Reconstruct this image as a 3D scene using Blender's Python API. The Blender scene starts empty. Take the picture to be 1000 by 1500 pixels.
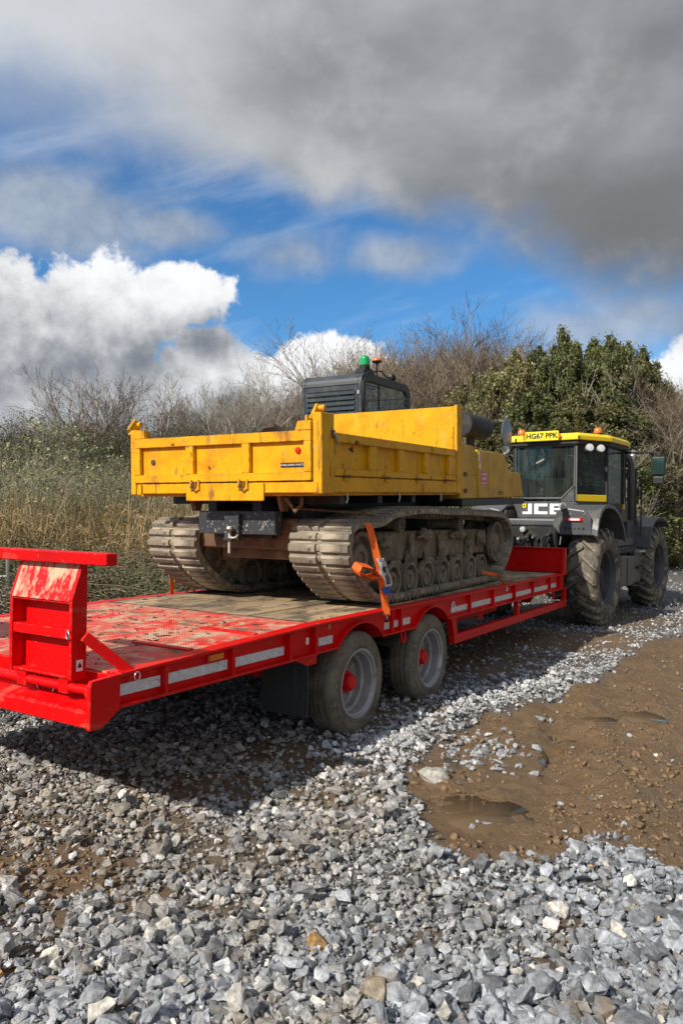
import bpy, bmesh, math, random
import numpy as np
from mathutils import Matrix, Vector

# ------------------------------------------------------------------ camera, sky, sun, exposure
R = math.radians
scene = bpy.context.scene
col = scene.collection
CAM_H = 1.9
FOC = 1084.0                       # focal length in pixels of a 1000 x 1500 picture
cam_d = bpy.data.cameras.new('camera'); cam = bpy.data.objects.new('camera', cam_d); col.objects.link(cam)
cam_d.sensor_fit = 'VERTICAL'; cam_d.sensor_height = 36.0; cam_d.lens = 36.0 * FOC / 1500.0
cam_d.clip_start = 0.05; cam_d.clip_end = 3000
cam.location = (0, 0, CAM_H)
PITCH = -math.atan(15.0 / FOC)
cam.rotation_euler = (math.pi / 2 + PITCH, 0, 0)
scene.camera = cam

SUN = Vector((-0.911, -0.834, 1.0)).normalized()
SUN_EL = math.asin(SUN.z); SUN_AZ = math.atan2(SUN.x, SUN.y)
sun_d = bpy.data.lights.new('sun', 'SUN'); sun = bpy.data.objects.new('sun', sun_d); col.objects.link(sun)
sun_d.energy = 4.6; sun_d.angle = R(0.53); sun_d.color = (1.0, 0.93, 0.82)
sun.rotation_euler = SUN.to_track_quat('Z', 'Y').to_euler()
scene.view_settings.view_transform = 'Standard'; scene.view_settings.look = 'None'
scene.view_settings.gamma = 1.0; scene.view_settings.use_curve_mapping = False
scene.view_settings.exposure = 0.22
scene.cycles.max_bounces = 5; scene.cycles.transparent_max_bounces = 24
scene.cycles.use_denoising = True

def pix_dir(u, v):
    """direction of sky seen at a photograph pixel"""
    x = (u - 500) / FOC; z = -(v - 750) / FOC
    c, s = math.cos(PITCH), math.sin(PITCH)
    return Vector((x, c - z * s, s + z * c)).normalized()

def make_world():
    w = bpy.data.worlds.new('World'); scene.world = w; w.use_nodes = True
    nt = w.node_tree; nt.nodes.clear(); L = nt.links
    def N(t, **k):
        n = nt.nodes.new(t)
        for a, b in k.items(): setattr(n, a, b)
        return n
    def put(sock, v):
        if isinstance(v, bpy.types.NodeSocket): L.new(v, sock)
        else: sock.default_value = v
    def M(op, a, b=0.0, c=0.0, clamp=False):
        n = N('ShaderNodeMath', operation=op, use_clamp=clamp)
        put(n.inputs[0], a); put(n.inputs[1], b); put(n.inputs[2], c); return n.outputs[0]
    def DOT(a, v):
        n = N('ShaderNodeVectorMath', operation='DOT_PRODUCT'); put(n.inputs[0], a); put(n.inputs[1], tuple(v)); return n.outputs['Value']
    def ADD(a, v):
        n = N('ShaderNodeVectorMath', operation='ADD'); put(n.inputs[0], a); put(n.inputs[1], v); return n.outputs[0]
    def SCL(a, v):
        n = N('ShaderNodeVectorMath', operation='MULTIPLY'); put(n.inputs[0], a); put(n.inputs[1], tuple(v)); return n.outputs[0]
    def NOI(vec, sc, det=6, rough=.55, dist=0.0):
        n = N('ShaderNodeTexNoise'); put(n.inputs['Vector'], vec); n.inputs['Scale'].default_value = sc
        n.inputs['Detail'].default_value = det; n.inputs['Roughness'].default_value = rough; n.inputs['Distortion'].default_value = dist
        return n.outputs['Fac']
    def MR(x, a, b, c=0.0, d=1.0, smooth=True):
        n = N('ShaderNodeMapRange'); n.interpolation_type = 'SMOOTHSTEP' if smooth else 'LINEAR'
        put(n.inputs[0], x); put(n.inputs[1], a); put(n.inputs[2], b); put(n.inputs[3], c); put(n.inputs[4], d); return n.outputs[0]
    def MIX(f, a, b):
        n = N('ShaderNodeMix', data_type='RGBA'); put(n.inputs[0], f); put(n.inputs[6], a if isinstance(a, bpy.types.NodeSocket) else (*a, 1)); put(n.inputs[7], b if isinstance(b, bpy.types.NodeSocket) else (*b, 1)); return n.outputs[2]
    tc = N('ShaderNodeTexCoord'); V = tc.outputs['Generated']
    sky = N('ShaderNodeTexSky', sky_type='NISHITA'); sky.sun_disc = False
    sky.sun_elevation = SUN_EL; sky.sun_rotation = SUN_AZ; sky.altitude = 100
    sky.air_density = 1.0; sky.dust_density = 0.4; sky.ozone_density = 3.0
    sc = N('ShaderNodeMix', data_type='RGBA', blend_type='MULTIPLY'); sc.inputs[0].default_value = 1
    L.new(sky.outputs[0], sc.inputs[6]); sc.inputs[7].default_value = (0.047, 0.089, 0.117, 1)
    blue = sc.outputs[2]
    def blob(vec, u, v, ru, rv):
        c = pix_dir(u, v); right = Vector((c.y, -c.x, 0)).normalized(); up = right.cross(c)
        a = M('MULTIPLY', DOT(vec, right), FOC / ru); b = M('MULTIPLY', DOT(vec, up), FOC / rv)
        r = M('SQRT', M('ADD', M('MULTIPLY', a, a), M('MULTIPLY', b, b)))
        r = M('ADD', r, MR(DOT(vec, c), .3, 0.0, 0, 6))          # nothing on the far side of the sky
        return M('SUBTRACT', 1.0, r)
    # --- thin high streaks
    c0 = pix_dir(560, 440); right = Vector((c0.y, -c0.x, 0)).normalized(); up = right.cross(c0)
    ax = (right * .95 + up * .24).normalized(); ay = (up * .95 - right * .24).normalized()
    cmb = N('ShaderNodeCombineXYZ'); put(cmb.inputs[0], M('MULTIPLY', DOT(V, ax), 1.5)); put(cmb.inputs[1], M('MULTIPLY', DOT(V, ay), 8.0)); put(cmb.inputs[2], DOT(V, c0))
    soft = NOI(SCL(V, (1, 1, 1.5)), 4.2, 4, .52)
    ci = MR(M('ADD', NOI(cmb.outputs[0], 1.7, 4, .6), M('MULTIPLY', M('SUBTRACT', soft, .5), .35)), .47, .78)
    base = MIX(M('MULTIPLY', ci, .50), blue, (.58, .66, .78))
    # --- soft grey veil of broken cloud left of the middle
    fine = NOI(V, 12.0, 4, .6)
    sb = None
    for b in ((70, 305, 250, 75), (250, 335, 120, 42), (410, 375, 130, 50), (580, 375, 110, 40), (900, 465, 170, 60)):
        k = blob(V, *b); sb = k if sb is None else M('MAXIMUM', sb, k)
    sd = M('ADD', sb, M('ADD', M('MULTIPLY', M('SUBTRACT', soft, .5), 2.0), M('MULTIPLY', M('SUBTRACT', fine, .5), .7)))
    sm = M('MULTIPLY', MR(sd, -.05, .85), .80)
    base = MIX(sm, base, MIX(MR(fine, .3, .7), (.25, .30, .38), (.42, .46, .52)))
    # --- heaped white clouds near the skyline
    heaps = ((60, 480, 155, 112), (-90, 500, 190, 150), (170, 455, 110, 75), (255, 432, 84, 44), (40, 590, 230, 75), (120, 570, 110, 60), (305, 532, 82, 50), (250, 570, 120, 48), (300, 615, 190, 62), (375, 560, 60, 45),
             (475, 522, 76, 38), (430, 560, 90, 36), (540, 555, 60, 30), (1000, 555, 70, 36), (1090, 540, 120, 60))
    def dens(vec):
        m = None
        for b in heaps:
            k = blob(vec, *b); m = k if m is None else M('MAXIMUM', m, k)
        n1 = NOI(vec, 10.0, 7, .62)
        n2 = M('ABSOLUTE', M('SUBTRACT', NOI(vec, 24.0, 3, .5), .5))      # billows
        return M('ADD', m, M('SUBTRACT', M('MULTIPLY', M('SUBTRACT', n1, .5), 1.9), M('MULTIPLY', M('SUBTRACT', n2, .1), 1.1)))
    d0 = dens(V); d1 = dens(ADD(V, (-.028, 0, .062)))                      # d1: how much cloud stands between here and the sun
    cm = MR(d0, .0, .24)
    mic = M('SUBTRACT', NOI(V, 22.0, 5, .62), .5)
    li = MR(M('ADD', M('SUBTRACT', M('MULTIPLY', d0, .22), M('MULTIPLY', d1, .72)), M('MULTIPLY', mic, .75)), -.75, .62)
    ccol = MIX(li, (.19, .21, .245), (.84, .85, .86))
    # --- the big grey sheet overhead
    n = Vector((0.2688, -0.5182, 0.8119)); h = M('ADD', DOT(V, n), 0.2004); h = M('ADD', h, M('MULTIPLY', DOT(V, (-1, 0, 0)), .07))
    big = NOI(SCL(V, (1, 1, 1.2)), 2.7, 3, .48)
    det = NOI(V, 7.0, 6, .58)
    mid = NOI(SCL(V, (1, 1, 1.7)), 5.2, 5, .55)
    hh = M('ADD', h, M('ADD', M('MULTIPLY', M('SUBTRACT', big, .5), .24), M('MULTIPLY', M('SUBTRACT', det, .5), .13)))
    gap = MR(NOI(V, 1.35, 2, .5), .36, .47)                                # breaks in the sheet all round
    shade = MR(hh, -.012, .066)
    thin = blob(V, 60, 165, 190, 70)                                       # a break at the left where blue shows
    shade = M('MULTIPLY', shade, MR(M('ADD', thin, M('MULTIPLY', M('SUBTRACT', det, .5), 1.6)), -.35, .95, 1.0, .35))
    om = M('MULTIPLY', shade, M('MAXIMUM', gap, MR(DOT(V, pix_dir(600, 150)), .55, .75)))
    east = M('ADD', DOT(V, (.86, .25, -.30)), M('ADD', M('MULTIPLY', M('SUBTRACT', big, .5), .55), M('MULTIPLY', M('SUBTRACT', mid, .5), .75)))
    oc = MIX(MR(east, -.38, .58), (.56, .585, .62), (.172, .179, .192))
    under = M('MULTIPLY', MR(hh, .16, .02), MR(DOT(V, (1, 0, 0)), -.1, .35))   # the sheet's lower edge is its dark base
    oc = MIX(M('MULTIPLY', under, .55), oc, (.138, .143, .152))
    oc = MIX(M('MULTIPLY', MR(det, .46, .76), .45), oc, (.58, .59, .61))
    def BG(c):
        g = N('ShaderNodeBackground'); L.new(c, g.inputs[0]); g.inputs[1].default_value = 1.0; return g.outputs[0]
    def MS(f, a_, b_):
        g = N('ShaderNodeMixShader'); put(g.inputs[0], f); L.new(a_, g.inputs[1]); L.new(b_, g.inputs[2]); return g.outputs[0]
    out = N('ShaderNodeOutputWorld'); L.new(MS(om, MS(cm, BG(base), BG(ccol)), BG(oc)), out.inputs[0])
    w.cycles.sampling_method = 'MANUAL'; w.cycles.sample_map_resolution = 512
make_world()
# ------------------------------------------------------------------ helpers: materials
def mat(name, base, rough=.5, metal=0.0, layers=(), var=0.0, var_scale=3.0, bump=0.0, bump_scale=60.0, rand=0.0, attr=None, spec=None, coat=0.0, wear=None):
    """procedural paint / surface: base colour, soft variation, layers of dirt or wear
    layer = (colour, noise scale, from, to, roughness, detail, (sx, sy, sz))"""
    m = bpy.data.materials.new(name); m.use_nodes = True
    nt = m.node_tree; L = nt.links; b = nt.nodes['Principled BSDF']
    tc = nt.nodes.new('ShaderNodeTexCoord'); P = tc.outputs['Object']
    def noise(scale, det=6, rough_=.6, st=None, w=0):
        v = P
        if st:
            mp = nt.nodes.new('ShaderNodeMapping'); mp.inputs['Scale'].default_value = st; L.new(P, mp.inputs[0]); v = mp.outputs[0]
        n = nt.nodes.new('ShaderNodeTexNoise'); n.inputs['Scale'].default_value = scale; n.inputs['Detail'].default_value = det
        n.inputs['Roughness'].default_value = rough_; L.new(v, n.inputs['Vector']); return n.outputs['Fac']
    def mix(f, a, c, blend='MIX'):
        x = nt.nodes.new('ShaderNodeMix'); x.data_type = 'RGBA'; x.blend_type = blend
        for s, val in ((0, f), (6, a), (7, c)):
            if isinstance(val, bpy.types.NodeSocket): L.new(val, x.inputs[s])
            else: x.inputs[s].default_value = val if s == 0 else (*val[:3], 1)
        return x.outputs[2]
    def mixf(f, a, c):
        x = nt.nodes.new('ShaderNodeMix'); x.data_type = 'FLOAT'
        for s, val in ((0, f), (2, a), (3, c)):
            if isinstance(val, bpy.types.NodeSocket): L.new(val, x.inputs[s])
            else: x.inputs[s].default_value = val
        return x.outputs[0]
    def ramp(x, lo, hi, c=0.0, d=1.0):
        r = nt.nodes.new('ShaderNodeMapRange'); L.new(x, r.inputs[0])
        for i, v in enumerate((lo, hi, c, d)): r.inputs[i + 1].default_value = v
        return r.outputs[0]
    c = tuple(base); r = rough
    if rand:
        oi = nt.nodes.new('ShaderNodeObjectInfo')
        hs = nt.nodes.new('ShaderNodeHueSaturation'); hs.inputs['Color'].default_value = (*base, 1)
        L.new(ramp(oi.outputs['Random'], 0, 1, 1 - rand, 1 + rand), hs.inputs['Value'])
        c = hs.outputs[0]
    if attr:
        at = nt.nodes.new('ShaderNodeAttribute'); at.attribute_name = attr; c = at.outputs['Color']
    if var:
        v = noise(var_scale, 5)
        lo = mix(1.0, c, (1 - var,) * 3, 'MULTIPLY'); hi = mix(1.0, c, (1 + var,) * 3, 'MULTIPLY')
        c = mix(ramp(v, .3, .7), lo, hi)
    for i, ly in enumerate(layers):
        lc, ls, a, z, lr, det, st = (list(ly) + [None] * 7)[:7]
        f = ramp(noise(ls, det or 7, .62, st), a, z)
        c = mix(f, c, lc)
        r = mixf(f, r, lr if lr is not None else .85)
    if wear:                                     # paint rubbed off along edges: (colour, width, amount)
        bv = nt.nodes.new('ShaderNodeBevel'); bv.samples = 4; bv.inputs[0].default_value = wear[1]
        ge = nt.nodes.new('ShaderNodeNewGeometry'); dt = nt.nodes.new('ShaderNodeVectorMath'); dt.operation = 'DOT_PRODUCT'
        L.new(bv.outputs[0], dt.inputs[0]); L.new(ge.outputs['Normal'], dt.inputs[1])
        e = ramp(dt.outputs['Value'], .995, .90); n_ = ramp(noise(16, 7, .7), .62 - wear[2], .70 - wear[2])
        mu = nt.nodes.new('ShaderNodeMath'); mu.operation = 'MULTIPLY'; mu.use_clamp = True; L.new(e, mu.inputs[0]); L.new(n_, mu.inputs[1])
        c = mix(mu.outputs[0], c, wear[0]); r = mixf(mu.outputs[0], r, .8)
    if isinstance(c, bpy.types.NodeSocket): L.new(c, b.inputs['Base Color'])
    else: b.inputs['Base Color'].default_value = (*c[:3], 1)
    if isinstance(r, bpy.types.NodeSocket): L.new(r, b.inputs['Roughness'])
    else: b.inputs['Roughness'].default_value = r
    b.inputs['Metallic'].default_value = metal
    if spec is not None: b.inputs['Specular IOR Level'].default_value = spec
    if coat: b.inputs['Coat Weight'].default_value = coat
    if bump:
        bp = nt.nodes.new('ShaderNodeBump'); bp.inputs['Strength'].default_value = bump; bp.inputs['Distance'].default_value = .01
        L.new(noise(bump_scale, 5), bp.inputs['Height']); L.new(bp.outputs[0], b.inputs['Normal'])
    return m

def leaf_mat(name, base, rand=.35, trans=.25, hue=.03):
    m = bpy.data.materials.new(name); m.use_nodes = True; nt = m.node_tree; L = nt.links; b = nt.nodes['Principled BSDF']
    at = nt.nodes.new('ShaderNodeAttribute'); at.attribute_name = 'tint'
    hs = nt.nodes.new('ShaderNodeHueSaturation'); hs.inputs['Color'].default_value = (*base, 1)
    r = nt.nodes.new('ShaderNodeMapRange'); L.new(at.outputs['Fac'], r.inputs[0]); r.inputs[3].default_value = 1 - rand; r.inputs[4].default_value = 1 + rand
    oi = nt.nodes.new('ShaderNodeObjectInfo'); ro = nt.nodes.new('ShaderNodeMapRange'); L.new(oi.outputs['Random'], ro.inputs[0]); ro.inputs[3].default_value = .72; ro.inputs[4].default_value = 1.32
    mv = nt.nodes.new('ShaderNodeMath'); mv.operation = 'MULTIPLY'; L.new(r.outputs[0], mv.inputs[0]); L.new(ro.outputs[0], mv.inputs[1]); L.new(mv.outputs[0], hs.inputs['Value'])
    r2 = nt.nodes.new('ShaderNodeMapRange'); L.new(at.outputs['Fac'], r2.inputs[0]); r2.inputs[3].default_value = .5 + hue; r2.inputs[4].default_value = .5 - hue
    L.new(r2.outputs[0], hs.inputs['Hue'])
    L.new(hs.outputs[0], b.inputs['Base Color']); b.inputs['Roughness'].default_value = .5
    if trans:
        t = nt.nodes.new('ShaderNodeBsdfTranslucent'); L.new(hs.outputs[0], t.inputs[0])
        x = nt.nodes.new('ShaderNodeMixShader'); x.inputs[0].default_value = trans
        L.new(b.outputs[0], x.inputs[1]); L.new(t.outputs[0], x.inputs[2]); L.new(x.outputs[0], nt.nodes['Material Output'].inputs[0])
    return m

def glass_mat(name, tint, dirt=.12, dirt_col=(.22, .23, .22), ior=1.5):
    m = bpy.data.materials.new(name); m.use_nodes = True; nt = m.node_tree; L = nt.links; nt.nodes.remove(nt.nodes['Principled BSDF'])
    tr = nt.nodes.new('ShaderNodeBsdfTransparent'); tr.inputs[0].default_value = (*tint, 1)
    gl = nt.nodes.new('ShaderNodeBsdfGlossy'); gl.inputs['Roughness'].default_value = .03
    ge = nt.nodes.new('ShaderNodeNewGeometry'); dt = nt.nodes.new('ShaderNodeVectorMath'); dt.operation = 'DOT_PRODUCT'; L.new(ge.outputs['Normal'], dt.inputs[0]); L.new(ge.outputs['Incoming'], dt.inputs[1])
    def mth(op, a, b=0.0):
        q = nt.nodes.new('ShaderNodeMath'); q.operation = op
        for i_, v_ in enumerate((a, b)):
            if isinstance(v_, bpy.types.NodeSocket): L.new(v_, q.inputs[i_])
            else: q.inputs[i_].default_value = v_
        return q
    f0 = ((ior - 1) / (ior + 1)) ** 2                        # reflectance by Schlick's rule, the same on both faces of the pane
    fr = mth('ADD', mth('MULTIPLY', mth('POWER', mth('SUBTRACT', 1.0, mth('ABSOLUTE', dt.outputs['Value']).outputs[0]).outputs[0], 5.0).outputs[0], 1 - f0).outputs[0], f0)
    x = nt.nodes.new('ShaderNodeMixShader'); L.new(fr.outputs[0], x.inputs[0]); L.new(tr.outputs[0], x.inputs[1]); L.new(gl.outputs[0], x.inputs[2])
    df = nt.nodes.new('ShaderNodeBsdfDiffuse'); df.inputs[0].default_value = (*dirt_col, 1)
    tc = nt.nodes.new('ShaderNodeTexCoord'); mp = nt.nodes.new('ShaderNodeMapping'); mp.inputs['Scale'].default_value = (5, 5, .9); L.new(tc.outputs['Object'], mp.inputs[0])
    n = nt.nodes.new('ShaderNodeTexNoise'); n.inputs['Scale'].default_value = 2.2; n.inputs['Detail'].default_value = 6; L.new(mp.outputs[0], n.inputs['Vector'])
    r = nt.nodes.new('ShaderNodeMapRange'); L.new(n.outputs['Fac'], r.inputs[0]); r.inputs[1].default_value = .35; r.inputs[2].default_value = .75; r.inputs[3].default_value = dirt * .3; r.inputs[4].default_value = dirt * 2.2
    y = nt.nodes.new('ShaderNodeMixShader'); L.new(r.outputs[0], y.inputs[0]); L.new(x.outputs[0], y.inputs[1]); L.new(df.outputs[0], y.inputs[2])
    L.new(y.outputs[0], nt.nodes['Material Output'].inputs[0])
    return m

MUD = (.150, .098, .056); DUST = (.43, .335, .22)
MT = {}
MT['red'] = mat('red_paint', (.66, .0015, .0025), .40, spec=.22, wear=((.30, .12, .09), .008, .10), layers=[((.44, .002, .003), 1.7, .46, .78, .5), ((.40, .15, .10), 3.5, .60, .84, .9, 8, (.5, 1, 2)), ((.34, .20, .12), 38, .66, .74, .9, 4), ((.26, .16, .10), 5, .69, .74, .95, 10)], bump=.18, bump_scale=6)
MT['red_dusty'] = mat('red_paint_dusty', (.66, .004, .006), .45, spec=.25, layers=[((.53, .40, .27), 13, .46, .58, .95, 9, (1, 1, .45)), ((.42, .26, .17), 40, .56, .70, .9, 5)], bump=.05)
MT['tape'] = mat('reflective_tape', (.62, .63, .66), .35, var=.22, var_scale=24, layers=[((.30, .25, .20), 14, .56, .74, .8, 7, (1, 1, 4))])
MT['rubber'] = mat('tyre_rubber', (.070, .062, .052), .8, layers=[((.21, .175, .13), 5, .30, .62, .95), ((.27, .225, .17), 26, .54, .70, .95), ((.035, .03, .027), 12, .60, .74, .9)], bump=.25, bump_scale=70)
MT['rubber_mud'] = mat('muddy_rubber', (.062, .056, .048), .85, layers=[((.19, .16, .12), 4.0, .38, .62, .95, 8), ((.40, .345, .26), 7, .55, .66, .95, 8), ((.04, .037, .034), 15, .60, .72, .9)], bump=.5, bump_scale=38)
MT['track_rubber'] = mat('track_rubber', (.110, .095, .078), .85, layers=[((.27, .225, .165), 5.0, .34, .60, .95, 8, (1, .5, 1)), ((.40, .345, .26), 11, .50, .64, .95, 6, (1, .35, 1)), ((.055, .048, .040), 13, .60, .68, .9)], bump=.55, bump_scale=34)
MT['steel_rim'] = mat('galvanised_rim', (.38, .38, .385), .45, metal=.5, var=.2, var_scale=9, layers=[((.20, .16, .12), 6, .55, .78, .9)])
MT['zinc'] = mat('zinc_steel', (.62, .62, .63), .35, metal=.9, var=.2)
MT['dark_steel'] = mat('dark_steel', (.028, .028, .030), .55, metal=.2, layers=[((.13, .09, .06), 6, .5, .74, .9)], bump=.15)
MT['black'] = mat('black_paint', (.014, .014, .016), .45, layers=[((.10, .075, .05), 9, .58, .78, .9)])
MT['rust'] = mat('rusty_frame', (.155, .078, .036), .75, layers=[((.075, .042, .026), 5, .45, .7, .85), ((.27, .19, .11), 9, .56, .72, .95)], bump=.35)
MT['yellow'] = mat('yellow_paint', (.72, .365, .003), .45, spec=.22, wear=((.17, .080, .040), .014, .16), var=.10, var_scale=2.4, layers=[((.60, .235, .004), 3.4, .48, .74, .5), ((.62, .40, .06), 9, .56, .80, .6, 7, (1, 1, .35)), ((.30, .135, .03), 13, .58, .70, .8, 8, (1, 1, .22)), ((.20, .080, .028), 30, .645, .68, .85, 8), ((.11, .048, .020), 6.0, .665, .69, .85, 10), ((.36, .20, .07), 5, .62, .9, .9)], bump=.30, bump_scale=5)
MT['yellow_hood'] = mat('yellow_hood_paint', (.60, .34, .02), .40, spec=.3, var=.08, layers=[((.36, .24, .11), 3.2, .45, .85, .8), ((.20, .10, .04), 30, .70, .74, .85)], bump=.03)
MT['mud'] = mat('caked_mud', (.20, .16, .11), .95, var=.4, var_scale=7, layers=[((.27, .215, .145), 9, .5, .68, .95)], bump=.9, bump_scale=36)
MT['mud_red'] = mat('dried_mud_clod', (.105, .078, .050), .95, var=.4, var_scale=16, bump=.8, bump_scale=60)
MT['flap'] = mat('rubber_flap', (.022, .028, .032), .5, layers=[((.10, .09, .075), 8, .55, .75, .9, 6, (1, 3, .4))])
MT['tgrey'] = mat('tractor_grey', (.078, .083, .088), .36, var=.12, layers=[((.145, .12, .09), 5, .52, .8, .85), ((.17, .14, .10), 40, .66, .74, .9, 3)], bump=.04)
MT['tyellow'] = mat('tractor_yellow', (.86, .60, .008), .35, var=.06, layers=[((.5, .34, .08), 6, .62, .82, .8)])
MT['tblack'] = mat('tractor_black', (.012, .012, .013), .5, layers=[((.09, .075, .055), 7, .55, .8, .9)])
MT['glass'] = glass_mat('tinted_glass', (.72, .80, .78), .06, (.22, .23, .22), 1.5)
MT['glass_dark'] = glass_mat('dark_glass', (.42, .50, .51), .06, (.16, .20, .21))
MT['glass_mesh'] = glass_mat('cab_glass', (.88, .93, .93), .03, (.16, .18, .18), 1.4)
MT['plate_yellow'] = mat('plate_yellow', (.90, .70, .02), .4)
MT['white'] = mat('white_print', (.78, .78, .77), .45, layers=[((.4, .36, .3), 20, .62, .78, .8)])
MT['ink'] = mat('black_print', (.012, .012, .012), .5)
MT['amber'] = mat('amber_lens', (.75, .17, .012), .18, coat=.6)
MT['green_lens'] = mat('green_lens', (.0, .36, .085), .15, coat=.6)
MT['red_lens'] = mat('red_lens', (.62, .012, .012), .15, coat=.6)
MT['pink_print'] = mat('faded_red_print', (.62, .17, .18), .5, var=.2, var_scale=30)
MT['lamp'] = mat('lamp_glass', (.80, .80, .78), .12, metal=.45, coat=.8)
MT['orange'] = mat('orange_webbing', (.80, .135, .010), .75, var=.2, var_scale=30, bump=.3, bump_scale=160)
MT['blue'] = mat('blue_tag', (.02, .10, .48), .5)
MT['pale_metal'] = mat('pale_rubbed_steel', (.46, .42, .36), .5, metal=.3, var=.25)
MT['cab'] = mat('cab_blue_black', (.030, .038, .046), .45, var=.15, layers=[((.09, .09, .085), 6, .5, .85, .8)])
MT['speckled'] = mat('speckled_plate', (.030, .033, .037), .45, layers=[((.30, .28, .25), 30, .60, .66, .8, 4), ((.15, .11, .08), 7, .6, .8, .9)], bump=.15)

def wood_mat():
    m = mat('deck_timber', (.45, .315, .175), .85, rand=.22, layers=[((.26, .20, .135), 6, .45, .62, .9, 8, (.12, 1.6, 1)), ((.13, .095, .060), 3.2, .47, .60, .95, 8, (.6, 1, 1)), ((.075, .056, .038), 14, .57, .66, .95, 6, (.5, 1, 1))], bump=.5, bump_scale=25)
    return m
MT['timber'] = wood_mat()

def checker_plate_mat():
    m = mat('checker_plate_red', (.70, .006, .008), .42, spec=.25, layers=[((.52, .27, .18), 1.9, .36, .70, .9, 8), ((.50, .40, .28), 5.5, .52, .66, .95, 8, (.6, 1.2, 1)), ((.50, .37, .25), 11, .50, .66, .95, 8), ((.17, .12, .075), 2.6, .565, .65, .95, 9, (1.5, .7, 1))], bump=0)
    nt = m.node_tree; L = nt.links; b = nt.nodes['Principled BSDF']
    tc = nt.nodes.new('ShaderNodeTexCoord'); sp = nt.nodes.new('ShaderNodeSeparateXYZ'); L.new(tc.outputs['Object'], sp.inputs[0])
    def mm(op, a, c=0.0):
        n = nt.nodes.new('ShaderNodeMath'); n.operation = op
        for i, v in enumerate((a, c)):
            if isinstance(v, bpy.types.NodeSocket): L.new(v, n.inputs[i])
            else: n.inputs[i].default_value = v
        return n.outputs[0]
    k = 2 * math.pi / .05
    a = mm('SINE', mm('MULTIPLY', mm('ADD', sp.outputs[0], sp.outputs[1]), k)); c = mm('SINE', mm('MULTIPLY', mm('SUBTRACT', sp.outputs[0], sp.outputs[1]), k))
    h = mm('POWER', mm('ABSOLUTE', mm('MULTIPLY', a, c)), .7)
    bp = nt.nodes.new('ShaderNodeBump'); bp.inputs['Strength'].default_value = .5; bp.inputs['Distance'].default_value = .005
    L.new(h, bp.inputs['Height']); L.new(bp.outputs[0], b.inputs['Normal'])
    return m
MT['checker'] = checker_plate_mat()

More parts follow.
